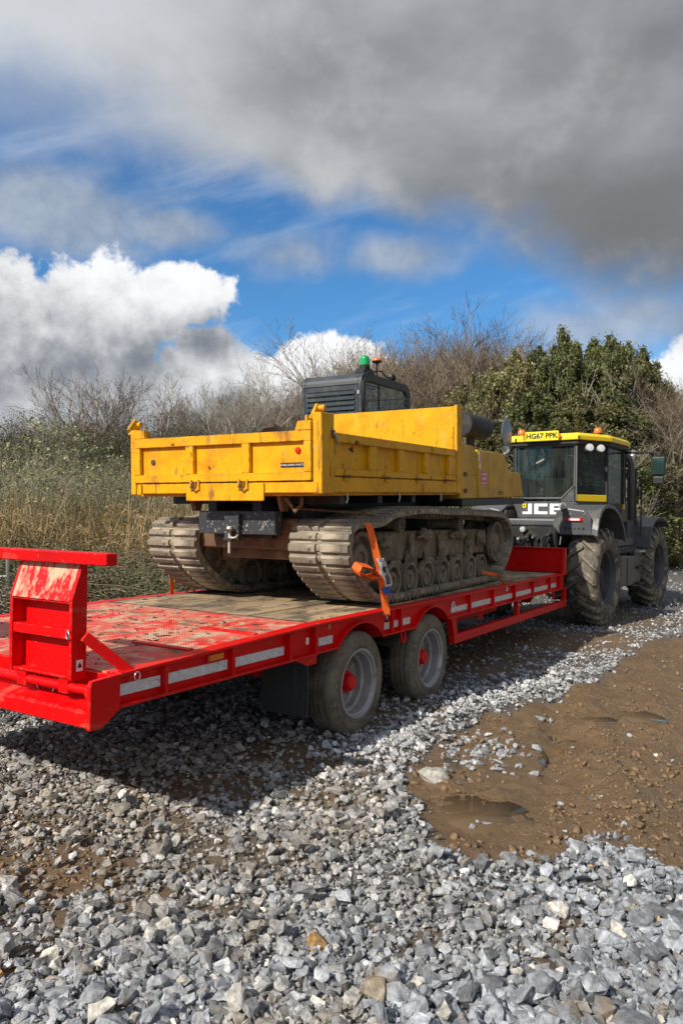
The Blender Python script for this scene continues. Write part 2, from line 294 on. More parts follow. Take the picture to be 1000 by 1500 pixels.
# ------------------------------------------------------------------ helpers: meshes
class MB:
    """collects shapes; build() links them as ONE mesh object"""
    def __init__(s, xf=None): s.v = []; s.f = []; s.xf = xf
    def add(s, vs, fs):
        o = len(s.v); s.v += [tuple(p) for p in vs]; s.f += [tuple(o + i for i in f) for f in fs]; return s
    def box(s, a0, a1, b0, b1, c0, c1):
        vs = [(a, b, c) for a in (a0, a1) for b in (b0, b1) for c in (c0, c1)]
        return s.add(vs, [(0, 1, 3, 2), (4, 6, 7, 5), (0, 4, 5, 1), (2, 3, 7, 6), (0, 2, 6, 4), (1, 5, 7, 3)])
    def hexa(s, p):                         # eight corners, order as box()
        return s.add(p, [(0, 1, 3, 2), (4, 6, 7, 5), (0, 4, 5, 1), (2, 3, 7, 6), (0, 2, 6, 4), (1, 5, 7, 3)])
    def prism(s, poly, a0, a1, axis='t'):   # poly: (s,z) along t; (t,z) along s; (s,t) along z
        def P(p, a): return (p[0], a, p[1]) if axis == 't' else (a, p[0], p[1]) if axis == 's' else (p[0], p[1], a)
        n = len(poly)
        return s.add([P(p, a0) for p in poly] + [P(p, a1) for p in poly], [tuple(range(n))[::-1], tuple(range(n, 2 * n))] + [(i, (i + 1) % n, n + (i + 1) % n, n + i) for i in range(n)])
    def strip(s, path, a0, a1, th):         # bent plate: path in (s,z), spanning t a0..a1, thickness th to the left of travel
        q = []
        for i, p in enumerate(path):
            a = Vector(path[max(i - 1, 0)]); b = Vector(path[min(i + 1, len(path) - 1)]); d = (b - a).normalized()
            q.append((p[0] - d.y * th, p[1] + d.x * th))
        for i in range(len(path) - 1):
            c = [path[i], path[i + 1], q[i + 1], q[i]]
            s.prism(c, a0, a1)
        return s
    def tube(s, pts, r, n=8, cap=True):
        pts = [Vector(p) for p in pts]; rs = r if isinstance(r, (list, tuple)) else [r] * len(pts)
        d0 = (pts[1] - pts[0]).normalized(); u = d0.orthogonal().normalized(); o = len(s.v)
        for i, p in enumerate(pts):
            d = (pts[min(i + 1, len(pts) - 1)] - pts[max(i - 1, 0)]).normalized()
            u = (u - d * u.dot(d)).normalized(); w = d.cross(u)
            for k in range(n):
                a = 2 * math.pi * k / n; s.v.append(tuple(p + (u * math.cos(a) + w * math.sin(a)) * rs[i]))
        for i in range(len(pts) - 1):
            for k in range(n): s.f.append((o + i * n + k, o + i * n + (k + 1) % n, o + (i + 1) * n + (k + 1) % n, o + (i + 1) * n + k))
        if cap: s.f.append(tuple(o + k for k in range(n))[::-1]); s.f.append(tuple(o + (len(pts) - 1) * n + k for k in range(n)))
        return s
    def lathe(s, prof, c=(0, 0, 0), axis='t', n=32, closed=False, cap=False):   # prof: (radius, offset along axis)
        o = len(s.v); c = Vector(c)
        for r, a in prof:
            for k in range(n):
                g = 2 * math.pi * k / n; x, y = r * math.cos(g), r * math.sin(g)
                s.v.append(tuple(c + Vector((x, a, y) if axis == 't' else (a, x, y) if axis == 's' else (x, y, a))))
        m = len(prof)
        for i in range(m if closed else m - 1):
            j = (i + 1) % m
            for k in range(n): s.f.append((o + i * n + k, o + i * n + (k + 1) % n, o + j * n + (k + 1) % n, o + j * n + k))
        if cap: s.f.append(tuple(o + k for k in range(n))); s.f.append(tuple(o + (m - 1) * n + k for k in range(n)))
        return s
    def mesh(s, name):
        me = bpy.data.meshes.new(name)
        vs = [tuple(s.xf @ Vector(v)) for v in s.v] if s.xf else s.v
        bm = bmesh.new(); bv = [bm.verts.new(v) for v in vs]
        for f in s.f:
            try: bm.faces.new([bv[i] for i in f])
            except ValueError: pass
        bmesh.ops.recalc_face_normals(bm, faces=bm.faces)
        bm.to_mesh(me); bm.free(); return me
    def build(s, name, m, parent=None, smooth=False, bevel=0.0, seg=1):
        me = s.mesh(name); me.materials.append(MT[m] if isinstance(m, str) else m)
        return link(name, me, parent, smooth, bevel, seg)

def link(name, me, parent=None, smooth=False, bevel=0.0, seg=1):
    o = bpy.data.objects.new(name, me); col.objects.link(o)
    if parent: o.parent = parent
    if smooth:
        for p in me.polygons: p.use_smooth = True
        if smooth is not True: me.set_sharp_from_angle(angle=R(smooth))
    if bevel:
        b = o.modifiers.new('bevel', 'BEVEL'); b.width = bevel; b.segments = seg; b.limit_method = 'ANGLE'; b.angle_limit = R(35)
    return o
def tag(o, label=None, cat=None, group=None, kind=None):
    for k, v in (('label', label), ('category', cat), ('group', group), ('kind', kind)):
        if v: o[k] = v
    return o
def thing(name, label, cat, mw=None, group=None):
    o = bpy.data.objects.new(name, None); col.objects.link(o); o.empty_display_size = .2
    if mw is not None: o.matrix_world = mw
    return tag(o, label, cat, group)
def copy_tree(o, parent=None):
    c = o.copy(); col.objects.link(c); c.parent = parent
    for ch in o.children: copy_tree(ch, c)
    return c
def frame(O, ang, slope):
    a, b = R(ang), R(slope)
    d = Vector((math.sin(a) * math.cos(b), math.cos(a) * math.cos(b), math.sin(b))); p = Vector((-math.cos(a), math.sin(a), 0)); n = d.cross(p)
    m = Matrix((d, p, n)).transposed().to_4x4(); m.translation = Vector(O); return m
def text_mesh(name, body, size, xf, m, parent, offset=0.0, extrude=.001, sx=1.0):
    cu = bpy.data.curves.new(name, 'FONT'); cu.body = body; cu.size = size; cu.align_x = 'CENTER'; cu.align_y = 'CENTER'; cu.offset = offset; cu.extrude = extrude
    cu.resolution_u = 3
    t = bpy.data.objects.new(name, cu); col.objects.link(t); bpy.context.view_layer.update()
    me = bpy.data.meshes.new_from_object(t); bpy.data.objects.remove(t)
    me.transform(xf @ Matrix.Diagonal((sx, 1, 1, 1))); me.materials.clear(); me.materials.append(MT[m])
    me.name = name
    return link(name, me, parent)
# text facing -s (rear of a vehicle): x -> -t, y -> +z, normal -> -s
def face_rear(s, t, z): return Matrix(((0, 0, -1, s), (-1, 0, 0, t), (0, 1, 0, z), (0, 0, 0, 1)))
# text facing -t (right side): x -> +s, y -> +z, normal -> -t
def face_right(s, t, z): return Matrix(((1, 0, 0, s), (0, 0, -1, t), (0, 1, 0, z), (0, 0, 0, 1)))

def np_mesh(name, V, Fs, m=None, tint=None, colors=None):
    """V (n,3); Fs list of (k, m) index arrays, one per face size"""
    me = bpy.data.meshes.new(name)
    me.vertices.add(len(V)); me.vertices.foreach_set('co', np.asarray(V, np.float32).ravel())
    tot = sum(f.size for f in Fs); npoly = sum(len(f) for f in Fs)
    me.loops.add(tot); me.polygons.add(npoly)
    me.loops.foreach_set('vertex_index', np.concatenate([f.ravel() for f in Fs]).astype(np.int32))
    starts = []; c = 0
    for f in Fs: starts.append(c + np.arange(len(f)) * f.shape[1]); c += f.size
    me.polygons.foreach_set('loop_start', np.concatenate(starts).astype(np.int32))
    if tint is not None:
        a = me.attributes.new('tint', 'FLOAT', 'POINT'); a.data.foreach_set('value', np.asarray(tint, np.float32))
    if colors is not None:
        a = me.attributes.new('col', 'FLOAT_COLOR', 'POINT'); a.data.foreach_set('color', np.asarray(colors, np.float32).ravel())
    if m: me.materials.append(m)
    me.polygons.foreach_set('use_smooth', np.zeros(npoly, bool))
    me.update(calc_edges=True); return me

# value noise for arrays
def _hash(i, j, k, seed):
    n = (i * 374761393 + j * 668265263 + k * 2147483647 + seed * 974711) & 0xffffffff
    n = ((n ^ (n >> 13)) * 1274126177) & 0xffffffff
    return ((n ^ (n >> 16)) & 0xffff) / 65535.0
def vnoise(x, y, seed=0):
    x = np.asarray(x, float); y = np.asarray(y, float)
    i = np.floor(x).astype(np.int64); j = np.floor(y).astype(np.int64); fx = x - i; fy = y - j
    fx = fx * fx * (3 - 2 * fx); fy = fy * fy * (3 - 2 * fy)
    h = lambda a, b: _hash(a, b, 0, seed)
    return (h(i, j) * (1 - fx) + h(i + 1, j) * fx) * (1 - fy) + (h(i, j + 1) * (1 - fx) + h(i + 1, j + 1) * fx) * fy
def fbm(x, y, o=4, seed=0):
    r = 0; a = .5
    for k in range(o): r = r + a * vnoise(x * 2 ** k, y * 2 ** k, seed + k); a *= .5
    return r / (1 - .5 ** o)
# ------------------------------------------------------------------ the ground
O_T = np.array([0.0831, 5.9795]); D_T = np.array([math.sin(R(32)), math.cos(R(32))])
def gbase(x, y):
    s = (x - O_T[0]) * D_T[0] + (y - O_T[1]) * D_T[1]
    return -.018 * np.clip(s, -8, 14)
MUD_POLY = [(0.31, 4.88), (0.49, 5.31), (0.82, 5.88), (1.14, 6.47), (1.49, 6.7), (1.97, 7.08), (2.39, 7.59), (3.03, 8.5), (3.58, 9.33), (4.3, 10.33), (5.36, 11.59), (7.4, 14), (11, 18),
            (20, 16), (14, 4), (3.4, 3.2), (1.69, 3.65), (1.55, 3.78), (1.42, 4.02), (1.27, 3.89), (1.07, 3.83), (0.84, 3.79), (0.66, 3.73), (0.56, 4.0), (0.48, 4.31), (0.41, 4.61)]
def poly_dist(x, y, poly):
    """signed distance, positive inside"""
    x = np.asarray(x, float); y = np.asarray(y, float); d = np.full(x.shape, 1e9); ins = np.zeros(x.shape, bool)
    n = len(poly)
    for i in range(n):
        (ax, ay), (bx, by) = poly[i], poly[(i + 1) % n]
        ex, ey = bx - ax, by - ay
        t = np.clip(((x - ax) * ex + (y - ay) * ey) / (ex * ex + ey * ey), 0, 1)
        d = np.minimum(d, np.hypot(x - ax - t * ex, y - ay - t * ey))
        c = ((ay > y) != (by > y)) & (x < (bx - ax) * (y - ay) / (by - ay + 1e-12) + ax)
        ins ^= c
    return np.where(ins, d, -d)
PUDDLES = [(0.76, 4.47, .34, .27, .25), (2.22, 6.52, .20, .17, .3), (2.68, 6.72, .20, .24, .3), (1.37, 5.50, .12, .34, -.4), (1.90, 5.82, .20, .20, .2), (.72, 5.42, .16, .13, 0.2)]
def puddle_mask(x, y):
    m = np.zeros(np.shape(x))
    for cx, cy, rx, ry, a in PUDDLES:
        c, s = math.cos(a), math.sin(a); X = (x - cx) * c + (y - cy) * s; Y = -(x - cx) * s + (y - cy) * c
        r = np.hypot(X / rx, Y / ry) + (fbm(x * 5, y * 5, 3, 71) - .5) * .9
        q = np.clip((1.75 - r) / 1.5, 0, 1); m = np.maximum(m, q * q * (3 - 2 * q))
    return m
SOIL = [(-1.9, 3.5, .35, .3, .9), (-1.2, 4.9, .5, .25, .75), (-.45, 5.5, .6, .3, .85), (-1.35, 3.25, .2, .12, .8), (-.62, 3.35, .16, .1, .8), (.75, 2.95, .16, .1, .7), (1.0, 3.2, .14, .08, .7), (-1.41, 3.69, .50, .32, .95), (-.95, 3.45, .25, .14, .8), (.0, 4.55, .3, .2, .7), (-.55, 3.9, .35, .22, .6), (-1.42, 3.0, .30, .2, .8), (-.81, 4.87, .55, .32, .8), (-.19, 5.15, .5, .26, .8), (-1.06, 4.23, .3, .2, .6), (.40, 3.07, .13, .1, .6), (.26, 3.05, .1, .07, .5), (-.14, 3.04, .1, .07, .5), (.5, 2.75, .3, .25, .5), (-1.1, 2.75, .25, .2, .6), (-1.75, 4.2, .4, .3, .7), (2.9, 10.6, 1.6, 1.0, .9), (1.7, 9.2, 1.1, .9, .8), (4.5, 13.2, 1.2, 1.4, .8), (.2, 6.7, .7, .5, .6)]
def zones(x, y):
    """mud field weight, soil patch weight, bank (grassy) weight"""
    w = poly_dist(x + (fbm(x * 3, y * 3, 3, 5) - .5) * .35, y + (fbm(x * 3, y * 3, 3, 9) - .5) * .35, MUD_POLY)
    mud = np.clip(w / .16 + .5, 0, 1)
    soil = np.zeros(np.shape(x))
    for cx, cy, rx, ry, a in SOIL:
        r = np.hypot((x - cx) / rx, (y - cy) / ry) + (fbm(x * 5, y * 5, 3, 31) - .5) * 1.4
        soil = np.maximum(soil, a * np.clip((1.2 - r) / .5, 0, 1))
    t = -(x - O_T[0]) * D_T[1] + (y - O_T[1]) * D_T[0]        # metres to the left of the trailer's near side
    s = (x - O_T[0]) * D_T[0] + (y - O_T[1]) * D_T[1]
    bank = np.clip((t + (fbm(x * .7, y * .7, 3, 3) - .5) * 1.0 - 3.4) / .7, 0, 1)
    far = np.clip((s - 26 + 3 * (fbm(x * .3, y * .3, 2, 4) - .5)) / 3, 0, 1)
    right = np.clip((x - 15.5 - .0 * y) / 2, 0, 1) * np.clip((y - 26) / 3, 0, 1)
    return mud, soil, np.maximum(bank, np.maximum(far, right))
def ground_h(x, y, parts=None):
    x = np.asarray(x, float); y = np.asarray(y, float)
    mud, soil, bank = parts if parts is not None else zones(x, y)
    h = gbase(x, y)
    h = h + (fbm(x * .9, y * .9, 3, 1) - .5) * .05 * (1 - bank)
    rel = (fbm(x * 2.1, y * 2.1, 3, 11) - .5) * .075 + (np.abs(fbm(x * 6, y * 6, 4, 17) - .5)) * .11 + np.clip(fbm(x * 15, y * 15, 3, 19) - .48, 0, 1) * .11 * np.clip((fbm(x * 1.7, y * 1.7, 2, 20) - .38) * 5, 0, 1)
    ridge = np.exp(-((x - 1.78 - (y - 5.0) * .27 + (fbm(y * 2, x, 2, 23) - .5) * .3) / .17) ** 2) * .065 * (.3 + 1.2 * fbm(x * 9, y * 9, 3, 29))
    h = h + mud * .02 * np.sin((y * .9 + x * .3) * 2 * np.pi / .16) * np.exp(-((x - 2.15 - (y - 5.3) * .36) / .13) ** 2) * fbm(x * 3, y * 3, 2, 37)
    rut = np.exp(-((x - 1.42 - (y - 5.0) * .30) / .13) ** 2) * .06 * np.clip((y - 4.7) / .5, 0, 1) + np.exp(-((x - 2.6 - (y - 5.5) * .42) / .16) ** 2) * .055 + np.exp(-((x - 3.2 - (y - 5.5) * .48) / .16) ** 2) * .05 - np.exp(-((x - 2.9 - (y - 5.5) * .45) / .13) ** 2) * .03
    h = h + mud * (rel + ridge - rut - .035)
    pm = puddle_mask(x, y)
    h = h * (1 - pm * mud) + (gbase(x, y) - .038) * pm * mud
    h = h + soil * ((fbm(x * 8, y * 8, 4, 41) - .35) * .06)
    h = h + (1 - mud) * (1 - bank) * (fbm(x * 12, y * 12, 3, 47) - .5) * .03
    berm = np.exp(-((poly_dist(x, y, MUD_POLY) + .22) / .2) ** 2) * np.clip((8.5 - y) / 2, 0, 1) * .05
    h = h + berm
    t = -(x - O_T[0]) * D_T[1] + (y - O_T[1]) * D_T[0]
    h = h + bank * ((fbm(x * .35, y * .35, 3, 53) - .5) * .5 + .15)
    hill = np.clip((np.hypot(x, y) - 38) / 90, 0, 1)
    h = h + hill ** 1.3 * 9 * np.clip((6 - x) / 30, .12, 1.0)
    return h

def spaced(lo, hi, c, fine, grow, cap):
    out = [c]; 
    for sgn, lim in ((1, hi), (-1, lo)):
        p = c; q = []
        while (p < lim if sgn > 0 else p > lim):
            st = min(fine + max(0, abs(p - c) - 2.5) * grow, cap) if abs(p - c) < 25 else abs(p - c) * .12
            p += sgn * st; q.append(p)
        out = out + q if sgn > 0 else q[::-1] + out
    return np.array(out)
def build_ground():
    xs = spaced(-600, 600, .9, .036, .022, .6); ys = spaced(-80, 900, 4.8, .036, .022, .6)
    X, Y = np.meshgrid(xs, ys, indexing='xy'); sh = X.shape
    x, y = X.ravel(), Y.ravel(); pz = zones(x, y); z = ground_h(x, y, pz)
    V = np.stack([x, y, z], 1); nx = len(xs); ny = len(ys)
    i = np.arange((nx - 1) * (ny - 1)); r, c = i // (nx - 1), i % (nx - 1); a = r * nx + c
    F = np.stack([a, a + 1, a + nx + 1, a + nx], 1)
    m = bpy.data.materials.new('ground_earth'); m.use_nodes = True; nt = m.node_tree; L = nt.links; b = nt.nodes['Principled BSDF']
    me = np_mesh('ground', V, [F], m)
    for nm, arr in (('mud', pz[0]), ('soil', pz[1]), ('bank', pz[2]), ('wet', np.clip(puddle_mask(x, y) * 1.0 + .25 * fbm(x * 2, y * 2, 3, 61), 0, 1))):
        at = me.attributes.new(nm, 'FLOAT', 'POINT'); at.data.foreach_set('value', arr.astype(np.float32))
    for p in ('a',): me.polygons.foreach_set('use_smooth', np.ones(len(me.polygons), bool))
    def A(n): q = nt.nodes.new('ShaderNodeAttribute'); q.attribute_name = n; return q.outputs['Fac']
    tc = nt.nodes.new('ShaderNodeTexCoord')
    def no(sc, d=6, r=.6): q = nt.nodes.new('ShaderNodeTexNoise'); q.inputs['Scale'].default_value = sc; q.inputs['Detail'].default_value = d; q.inputs['Roughness'].default_value = r; L.new(tc.outputs['Object'], q.inputs['Vector']); return q.outputs['Fac']
    def mx(f, a, c):
        q = nt.nodes.new('ShaderNodeMix'); q.data_type = 'RGBA'
        for s_, v in ((0, f), (6, a), (7, c)):
            if isinstance(v, bpy.types.NodeSocket): L.new(v, q.inputs[s_])
            else: q.inputs[s_].default_value = v if s_ == 0 else (*v, 1)
        return q.outputs[2]
    def rp(x_, lo, hi, c=0., d=1.):
        q = nt.nodes.new('ShaderNodeMapRange'); L.new(x_, q.inputs[0])
        for k, v in enumerate((lo, hi, c, d)): q.inputs[k + 1].default_value = v
        return q.outputs[0]
    n1, n2, n3 = no(2.0), no(14, 8, .68), no(60, 8, .7)
    grit = mx(rp(n3, .4, .62), mx(rp(n2, .35, .65), (.060, .050, .040), (.115, .095, .075)), (.17, .165, .16))
    mudc = mx(rp(n2, .35, .68), mx(rp(n1, .35, .65), (.140, .082, .038), (.190, .118, .058)), (.225, .148, .080))
    mudc = mx(rp(n3, .62, .72), mudc, (.12, .085, .055))
    bankc = mx(rp(n1, .4, .6), (.060, .055, .026), (.105, .080, .040))
    c = mx(A('soil'), grit, mudc); c = mx(A('mud'), c, mudc); c = mx(A('bank'), c, bankc)
    L.new(c, b.inputs['Base Color'])
    rr = nt.nodes.new('ShaderNodeMix'); rr.data_type = 'FLOAT'; L.new(A('mud'), rr.inputs[0]); rr.inputs[2].default_value = .9
    L.new(rp(A('wet'), .06, .40, .50, .18), rr.inputs[3]); L.new(rr.outputs[0], b.inputs['Roughness'])
    bp = nt.nodes.new('ShaderNodeBump'); bp.inputs['Strength'].default_value = .9; bp.inputs['Distance'].default_value = .03
    ad = nt.nodes.new('ShaderNodeMath'); ad.operation = 'ADD'; L.new(n2, ad.inputs[0]); L.new(n3, ad.inputs[1]); L.new(ad.outputs[0], bp.inputs['Height']); L.new(bp.outputs[0], b.inputs['Normal'])
    o = link('ground', me); tag(o, kind='structure'); return o
ground = build_ground()

def build_puddles():
    m = bpy.data.materials.new('muddy_water'); m.use_nodes = True; b = m.node_tree.nodes['Principled BSDF']
    b.inputs['Base Color'].default_value = (.135, .090, .048, 1); b.inputs['Roughness'].default_value = .10; b.inputs['IOR'].default_value = 1.33
    n = m.node_tree.nodes.new('ShaderNodeTexNoise'); n.inputs['Scale'].default_value = 9; bp = m.node_tree.nodes.new('ShaderNodeBump'); bp.inputs['Strength'].default_value = .008; bp.inputs['Distance'].default_value = .02
    m.node_tree.links.new(n.outputs['Fac'], bp.inputs['Height']); m.node_tree.links.new(bp.outputs[0], b.inputs['Normal'])
    names = ['shallow muddy puddle nearest the gravel edge', 'small round puddle in the mud left of the bright one', 'puddle mirroring the sky in the mud, farthest right', 'long narrow puddle in the middle of the mud', 'faint shallow puddle between the ruts in the mud', 'small puddle beside the stones at the mud edge']
    for (cx, cy, rx, ry, a), lb in zip(PUDDLES, names):
        k = 40; ang = np.linspace(0, 2 * np.pi, k, endpoint=False); c, s = math.cos(a), math.sin(a)
        X = np.cos(ang) * rx * 1.2; Y = np.sin(ang) * ry * 1.2
        px = cx + X * c - Y * s; py = cy + X * s + Y * c
        g = ground_h(cx + (X * c - Y * s) * .95, cy + (X * s + Y * c) * .95)
        zl = float(np.percentile(g, 26))
        V = [(cx, cy, zl)] + [(a_, b_, zl) for a_, b_ in zip(px, py)] + [(a_, b_, zl - .06) for a_, b_ in zip(px, py)]
        mb = MB(); mb.add(V, [(0, 1 + i, 1 + (i + 1) % k) for i in range(k)] + [(1 + i, 1 + k + i, 1 + k + (i + 1) % k, 1 + (i + 1) % k) for i in range(k)])
        tag(mb.build('puddle', m, None, True), lb, 'puddle', 'puddles in the mud')
build_puddles()

# ---- crushed stone
rng = np.random.default_rng(7)
def hull_stone(seed, n=13):
    r = random.Random(seed); bm = bmesh.new()
    ax = (r.uniform(.8, 1.25), r.uniform(.6, 1.0), r.uniform(.42, .75))
    for _ in range(n):
        v = Vector((r.gauss(0, 1), r.gauss(0, 1), r.gauss(0, 1))).normalized() * r.uniform(.82, 1.05)
        v = Vector([math.copysign(abs(c) ** .8, c) for c in v])
        bm.verts.new((v.x * ax[0] * .5, v.y * ax[1] * .5, v.z * ax[2] * .5))
    bmesh.ops.convex_hull(bm, input=bm.verts)
    loose = [v for v in bm.verts if not v.link_faces]
    bmesh.ops.delete(bm, geom=loose, context='VERTS')
    bm.verts.index_update(); bmesh.ops.recalc_face_normals(bm, faces=bm.faces)
    V = np.array([v.co[:] for v in bm.verts]); F = np.array([[v.index for v in f.verts] for f in bm.faces]); bm.free()
    return V, F
STONES = [hull_stone(100 + i, 11 + i % 5) for i in range(26)]
def chipped(V, F, seed):
    """split every facet and knock the points about a little"""
    r = np.random.default_rng(seed); V = [tuple(v) for v in V]; mid = {}; out = []
    def m(a, b):
        k = (min(a, b), max(a, b))
        if k not in mid:
            p = (np.array(V[a]) + np.array(V[b])) / 2; l = np.linalg.norm(np.array(V[a]) - np.array(V[b])); n = np.linalg.norm(p) + 1e-6
            V.append(tuple(p * (1 + r.normal(.015, .045)) + r.normal(0, .035, 3) * l)); mid[k] = len(V) - 1
        return mid[k]
    for a, b, c in F:
        x, y, z = m(a, b), m(b, c), m(c, a); out += [(a, x, z), (x, b, y), (z, y, c), (x, y, z)]
    return np.array(V), np.array(out)
STONES_HI = [chipped(V, F, i) for i, (V, F) in enumerate(STONES)]
CHIPS = [hull_stone(500 + i, 8) for i in range(8)]
def rot_mats(n, tilt):
    az = rng.uniform(0, 2 * np.pi, n); tx = rng.normal(0, tilt, n); ty = rng.normal(0, tilt, n)
    c, s = np.cos(az), np.sin(az); Z = np.zeros((n, 3, 3)); Z[:, 0, 0] = c; Z[:, 0, 1] = -s; Z[:, 1, 0] = s; Z[:, 1, 1] = c; Z[:, 2, 2] = 1
    c, s = np.cos(tx), np.sin(tx); Xm = np.zeros((n, 3, 3)); Xm[:, 0, 0] = 1; Xm[:, 1, 1] = c; Xm[:, 1, 2] = -s; Xm[:, 2, 1] = s; Xm[:, 2, 2] = c
    c, s = np.cos(ty), np.sin(ty); Ym = np.zeros((n, 3, 3)); Ym[:, 1, 1] = 1; Ym[:, 0, 0] = c; Ym[:, 0, 2] = s; Ym[:, 2, 0] = -s; Ym[:, 2, 2] = c
    return Z @ Xm @ Ym
def in_view(x, y):
    return (np.abs(x) < y * .53 + .35) & (y > 2.1)
def stone_mat():
    m = bpy.data.materials.new('crushed_limestone'); m.use_nodes = True; nt = m.node_tree; L = nt.links; b = nt.nodes['Principled BSDF']
    a = nt.nodes.new('ShaderNodeAttribute'); a.attribute_name = 'col'
    tc = nt.nodes.new('ShaderNodeNewGeometry')
    def no(sc, d, r=.6): q = nt.nodes.new('ShaderNodeTexNoise'); q.inputs['Scale'].default_value = sc; q.inputs['Detail'].default_value = d; q.inputs['Roughness'].default_value = r; L.new(tc.outputs['Position'], q.inputs['Vector']); return q.outputs['Fac']
    def rp(x_, lo, hi, c=0., d=1.):
        q = nt.nodes.new('ShaderNodeMapRange'); L.new(x_, q.inputs[0])
        for k, v in enumerate((lo, hi, c, d)): q.inputs[k + 1].default_value = v
        return q.outputs[0]
    def mx(f, a_, c, bl='MIX'):
        q = nt.nodes.new('ShaderNodeMix'); q.data_type = 'RGBA'; q.blend_type = bl
        for s_, v in ((0, f), (6, a_), (7, c)):
            if isinstance(v, bpy.types.NodeSocket): L.new(v, q.inputs[s_])
            else: q.inputs[s_].default_value = v if s_ == 0 else (*v, 1)
        return q.outputs[2]
    n1 = no(34, 6)
    c = mx(rp(n1, .35, .7), mx(1., a.outputs['Color'], (.55, .55, .57), 'MULTIPLY'), mx(1., a.outputs['Color'], (1.42, 1.40, 1.37), 'MULTIPLY'))
    w = nt.nodes.new('ShaderNodeTexNoise'); w.noise_type = 'RIDGED_MULTIFRACTAL'; w.inputs['Scale'].default_value = 16; w.inputs['Detail'].default_value = 3; L.new(tc.outputs['Position'], w.inputs['Vector'])
    c = mx(rp(w.outputs['Fac'], 1.15, 1.45, 0, .5), c, (.62, .62, .60))
    c = mx(rp(no(6, 6), .56, .70, 0, .75), c, (.23, .165, .10))
    L.new(c, b.inputs['Base Color']); b.inputs['Roughness'].default_value = .78
    bp = nt.nodes.new('ShaderNodeBump'); bp.inputs['Strength'].default_value = .8; bp.inputs['Distance'].default_value = .012; L.new(no(55, 7, .7), bp.inputs['Height']); L.new(bp.outputs[0], b.inputs['Normal'])
    return m
STONE_M = stone_mat()
def stone_cols(x, y, n):
    """bluish grey fresh stone, clay-stained towards the left and back"""
    tan = np.clip(.5 - (x - .15 + (y - 4) * -.15) * .55 + (fbm(x * 1.6, y * 1.6, 3, 77) - .5) * 1.7, 0, 1) * np.clip((y - 2.5) / 1.2, .12, 1)
    tan = np.maximum(tan * np.clip((7.5 - y) / 3, .25, 1), np.clip((fbm(x * 3, y * 3, 2, 78) - .62) * 4, 0, .8))
    tan *= rng.uniform(.25, .9, n); tan = np.clip(tan, 0, 1)
    v = np.clip(rng.normal(1.08, .34, n), .45, 2.0)
    grey = np.array([.282, .300, .322]); brown = np.array([.31, .258, .188]); pale = np.array([.52, .49, .43])
    c = grey * (1 - tan[:, None]) + brown * tan[:, None]
    pk = (rng.random(n) < .07)[:, None]; c = np.where(pk, pale, c)
    oc = (rng.random(n) < .0012)[:, None]; c = np.where(oc, np.array([.34, .19, .07]), c)
    strip = np.exp(-((poly_dist(x, y, MUD_POLY) + .40) / .38) ** 2) * np.clip((y - 4.6) / .8, 0, 1)      # fresher, paler stone along the mud
    c = c * (1 - strip[:, None]) + np.array([.44, .445, .45]) * strip[:, None]
    return np.clip(c * v[:, None], 0, .75)
def scatter(count, size_fn, shapes, dens_fn, sink, y_pow, ymax, tilt, pile):
    """positions spread so that stones thin out with distance; returns dict of arrays"""
    u = rng.random(count * 3); y = 2.05 * (ymax / 2.05) ** (u ** y_pow)
    x = rng.uniform(-1, 1, len(y)) * (y * .53 + .35)
    keep = rng.random(len(y)) < dens_fn(x, y); x, y = x[keep][:count], y[keep][:count]; n = len(x)
    sz = size_fn(n, x, y); v = rng.integers(0, len(shapes), n)
    z = ground_h(x, y) + sz * (sink + rng.uniform(-.12, .12, n)) + pile(x, y, n) * sz
    return dict(x=x, y=y, z=z, s=sz, v=v, R=rot_mats(n, tilt), c=stone_cols(x, y, n))
def under_trailer(x, y):
    t = -(x - O_T[0]) * D_T[1] + (y - O_T[1]) * D_T[0]; s = (x - O_T[0]) * D_T[0] + (y - O_T[1]) * D_T[1]
    return np.clip((t + .35) / .3, 0, 1) * np.clip((2.8 - t) / .3, 0, 1) * np.clip((s + 1.3) / .8, 0, 1)
def dens_big(x, y):
    mud, soil, bank = zones(x, y); s = (x - O_T[0]) * D_T[0] + (y - O_T[1]) * D_T[1]
    pocket = np.exp(-(((x - 1.06) / .22) ** 2 + ((y - 5.72) / .3) ** 2))
    fineband = np.clip((fbm(x * 1.1 + 3, y * 1.1, 3, 83) - .53) * 6, 0, .6)
    d = (1 - np.clip(mud * 1.25, 0, 1)) * (1 - .95 * soil) * (1 - fineband) * (1 - bank)
    d = d * (1 - .55 * under_trailer(x, y))
    d = np.maximum(d, .8 * pocket)
    return np.clip(d + .003 * mud, 0, 1)
def dens_small(x, y):
    mud, soil, bank = zones(x, y)
    return np.clip((1 - np.clip(mud * 1.15, 0, 1)) * (1 - .85 * soil) * (1 - bank) + .006, 0, 1)
def sz_big(n, x, y):
    s = np.clip(rng.lognormal(math.log(.044), .40, n), .020, .115)
    coarse = np.clip((x - .2) * .6 + (3.3 - y) * .5, 0, 1)
    return s * (1 + .22 * coarse)
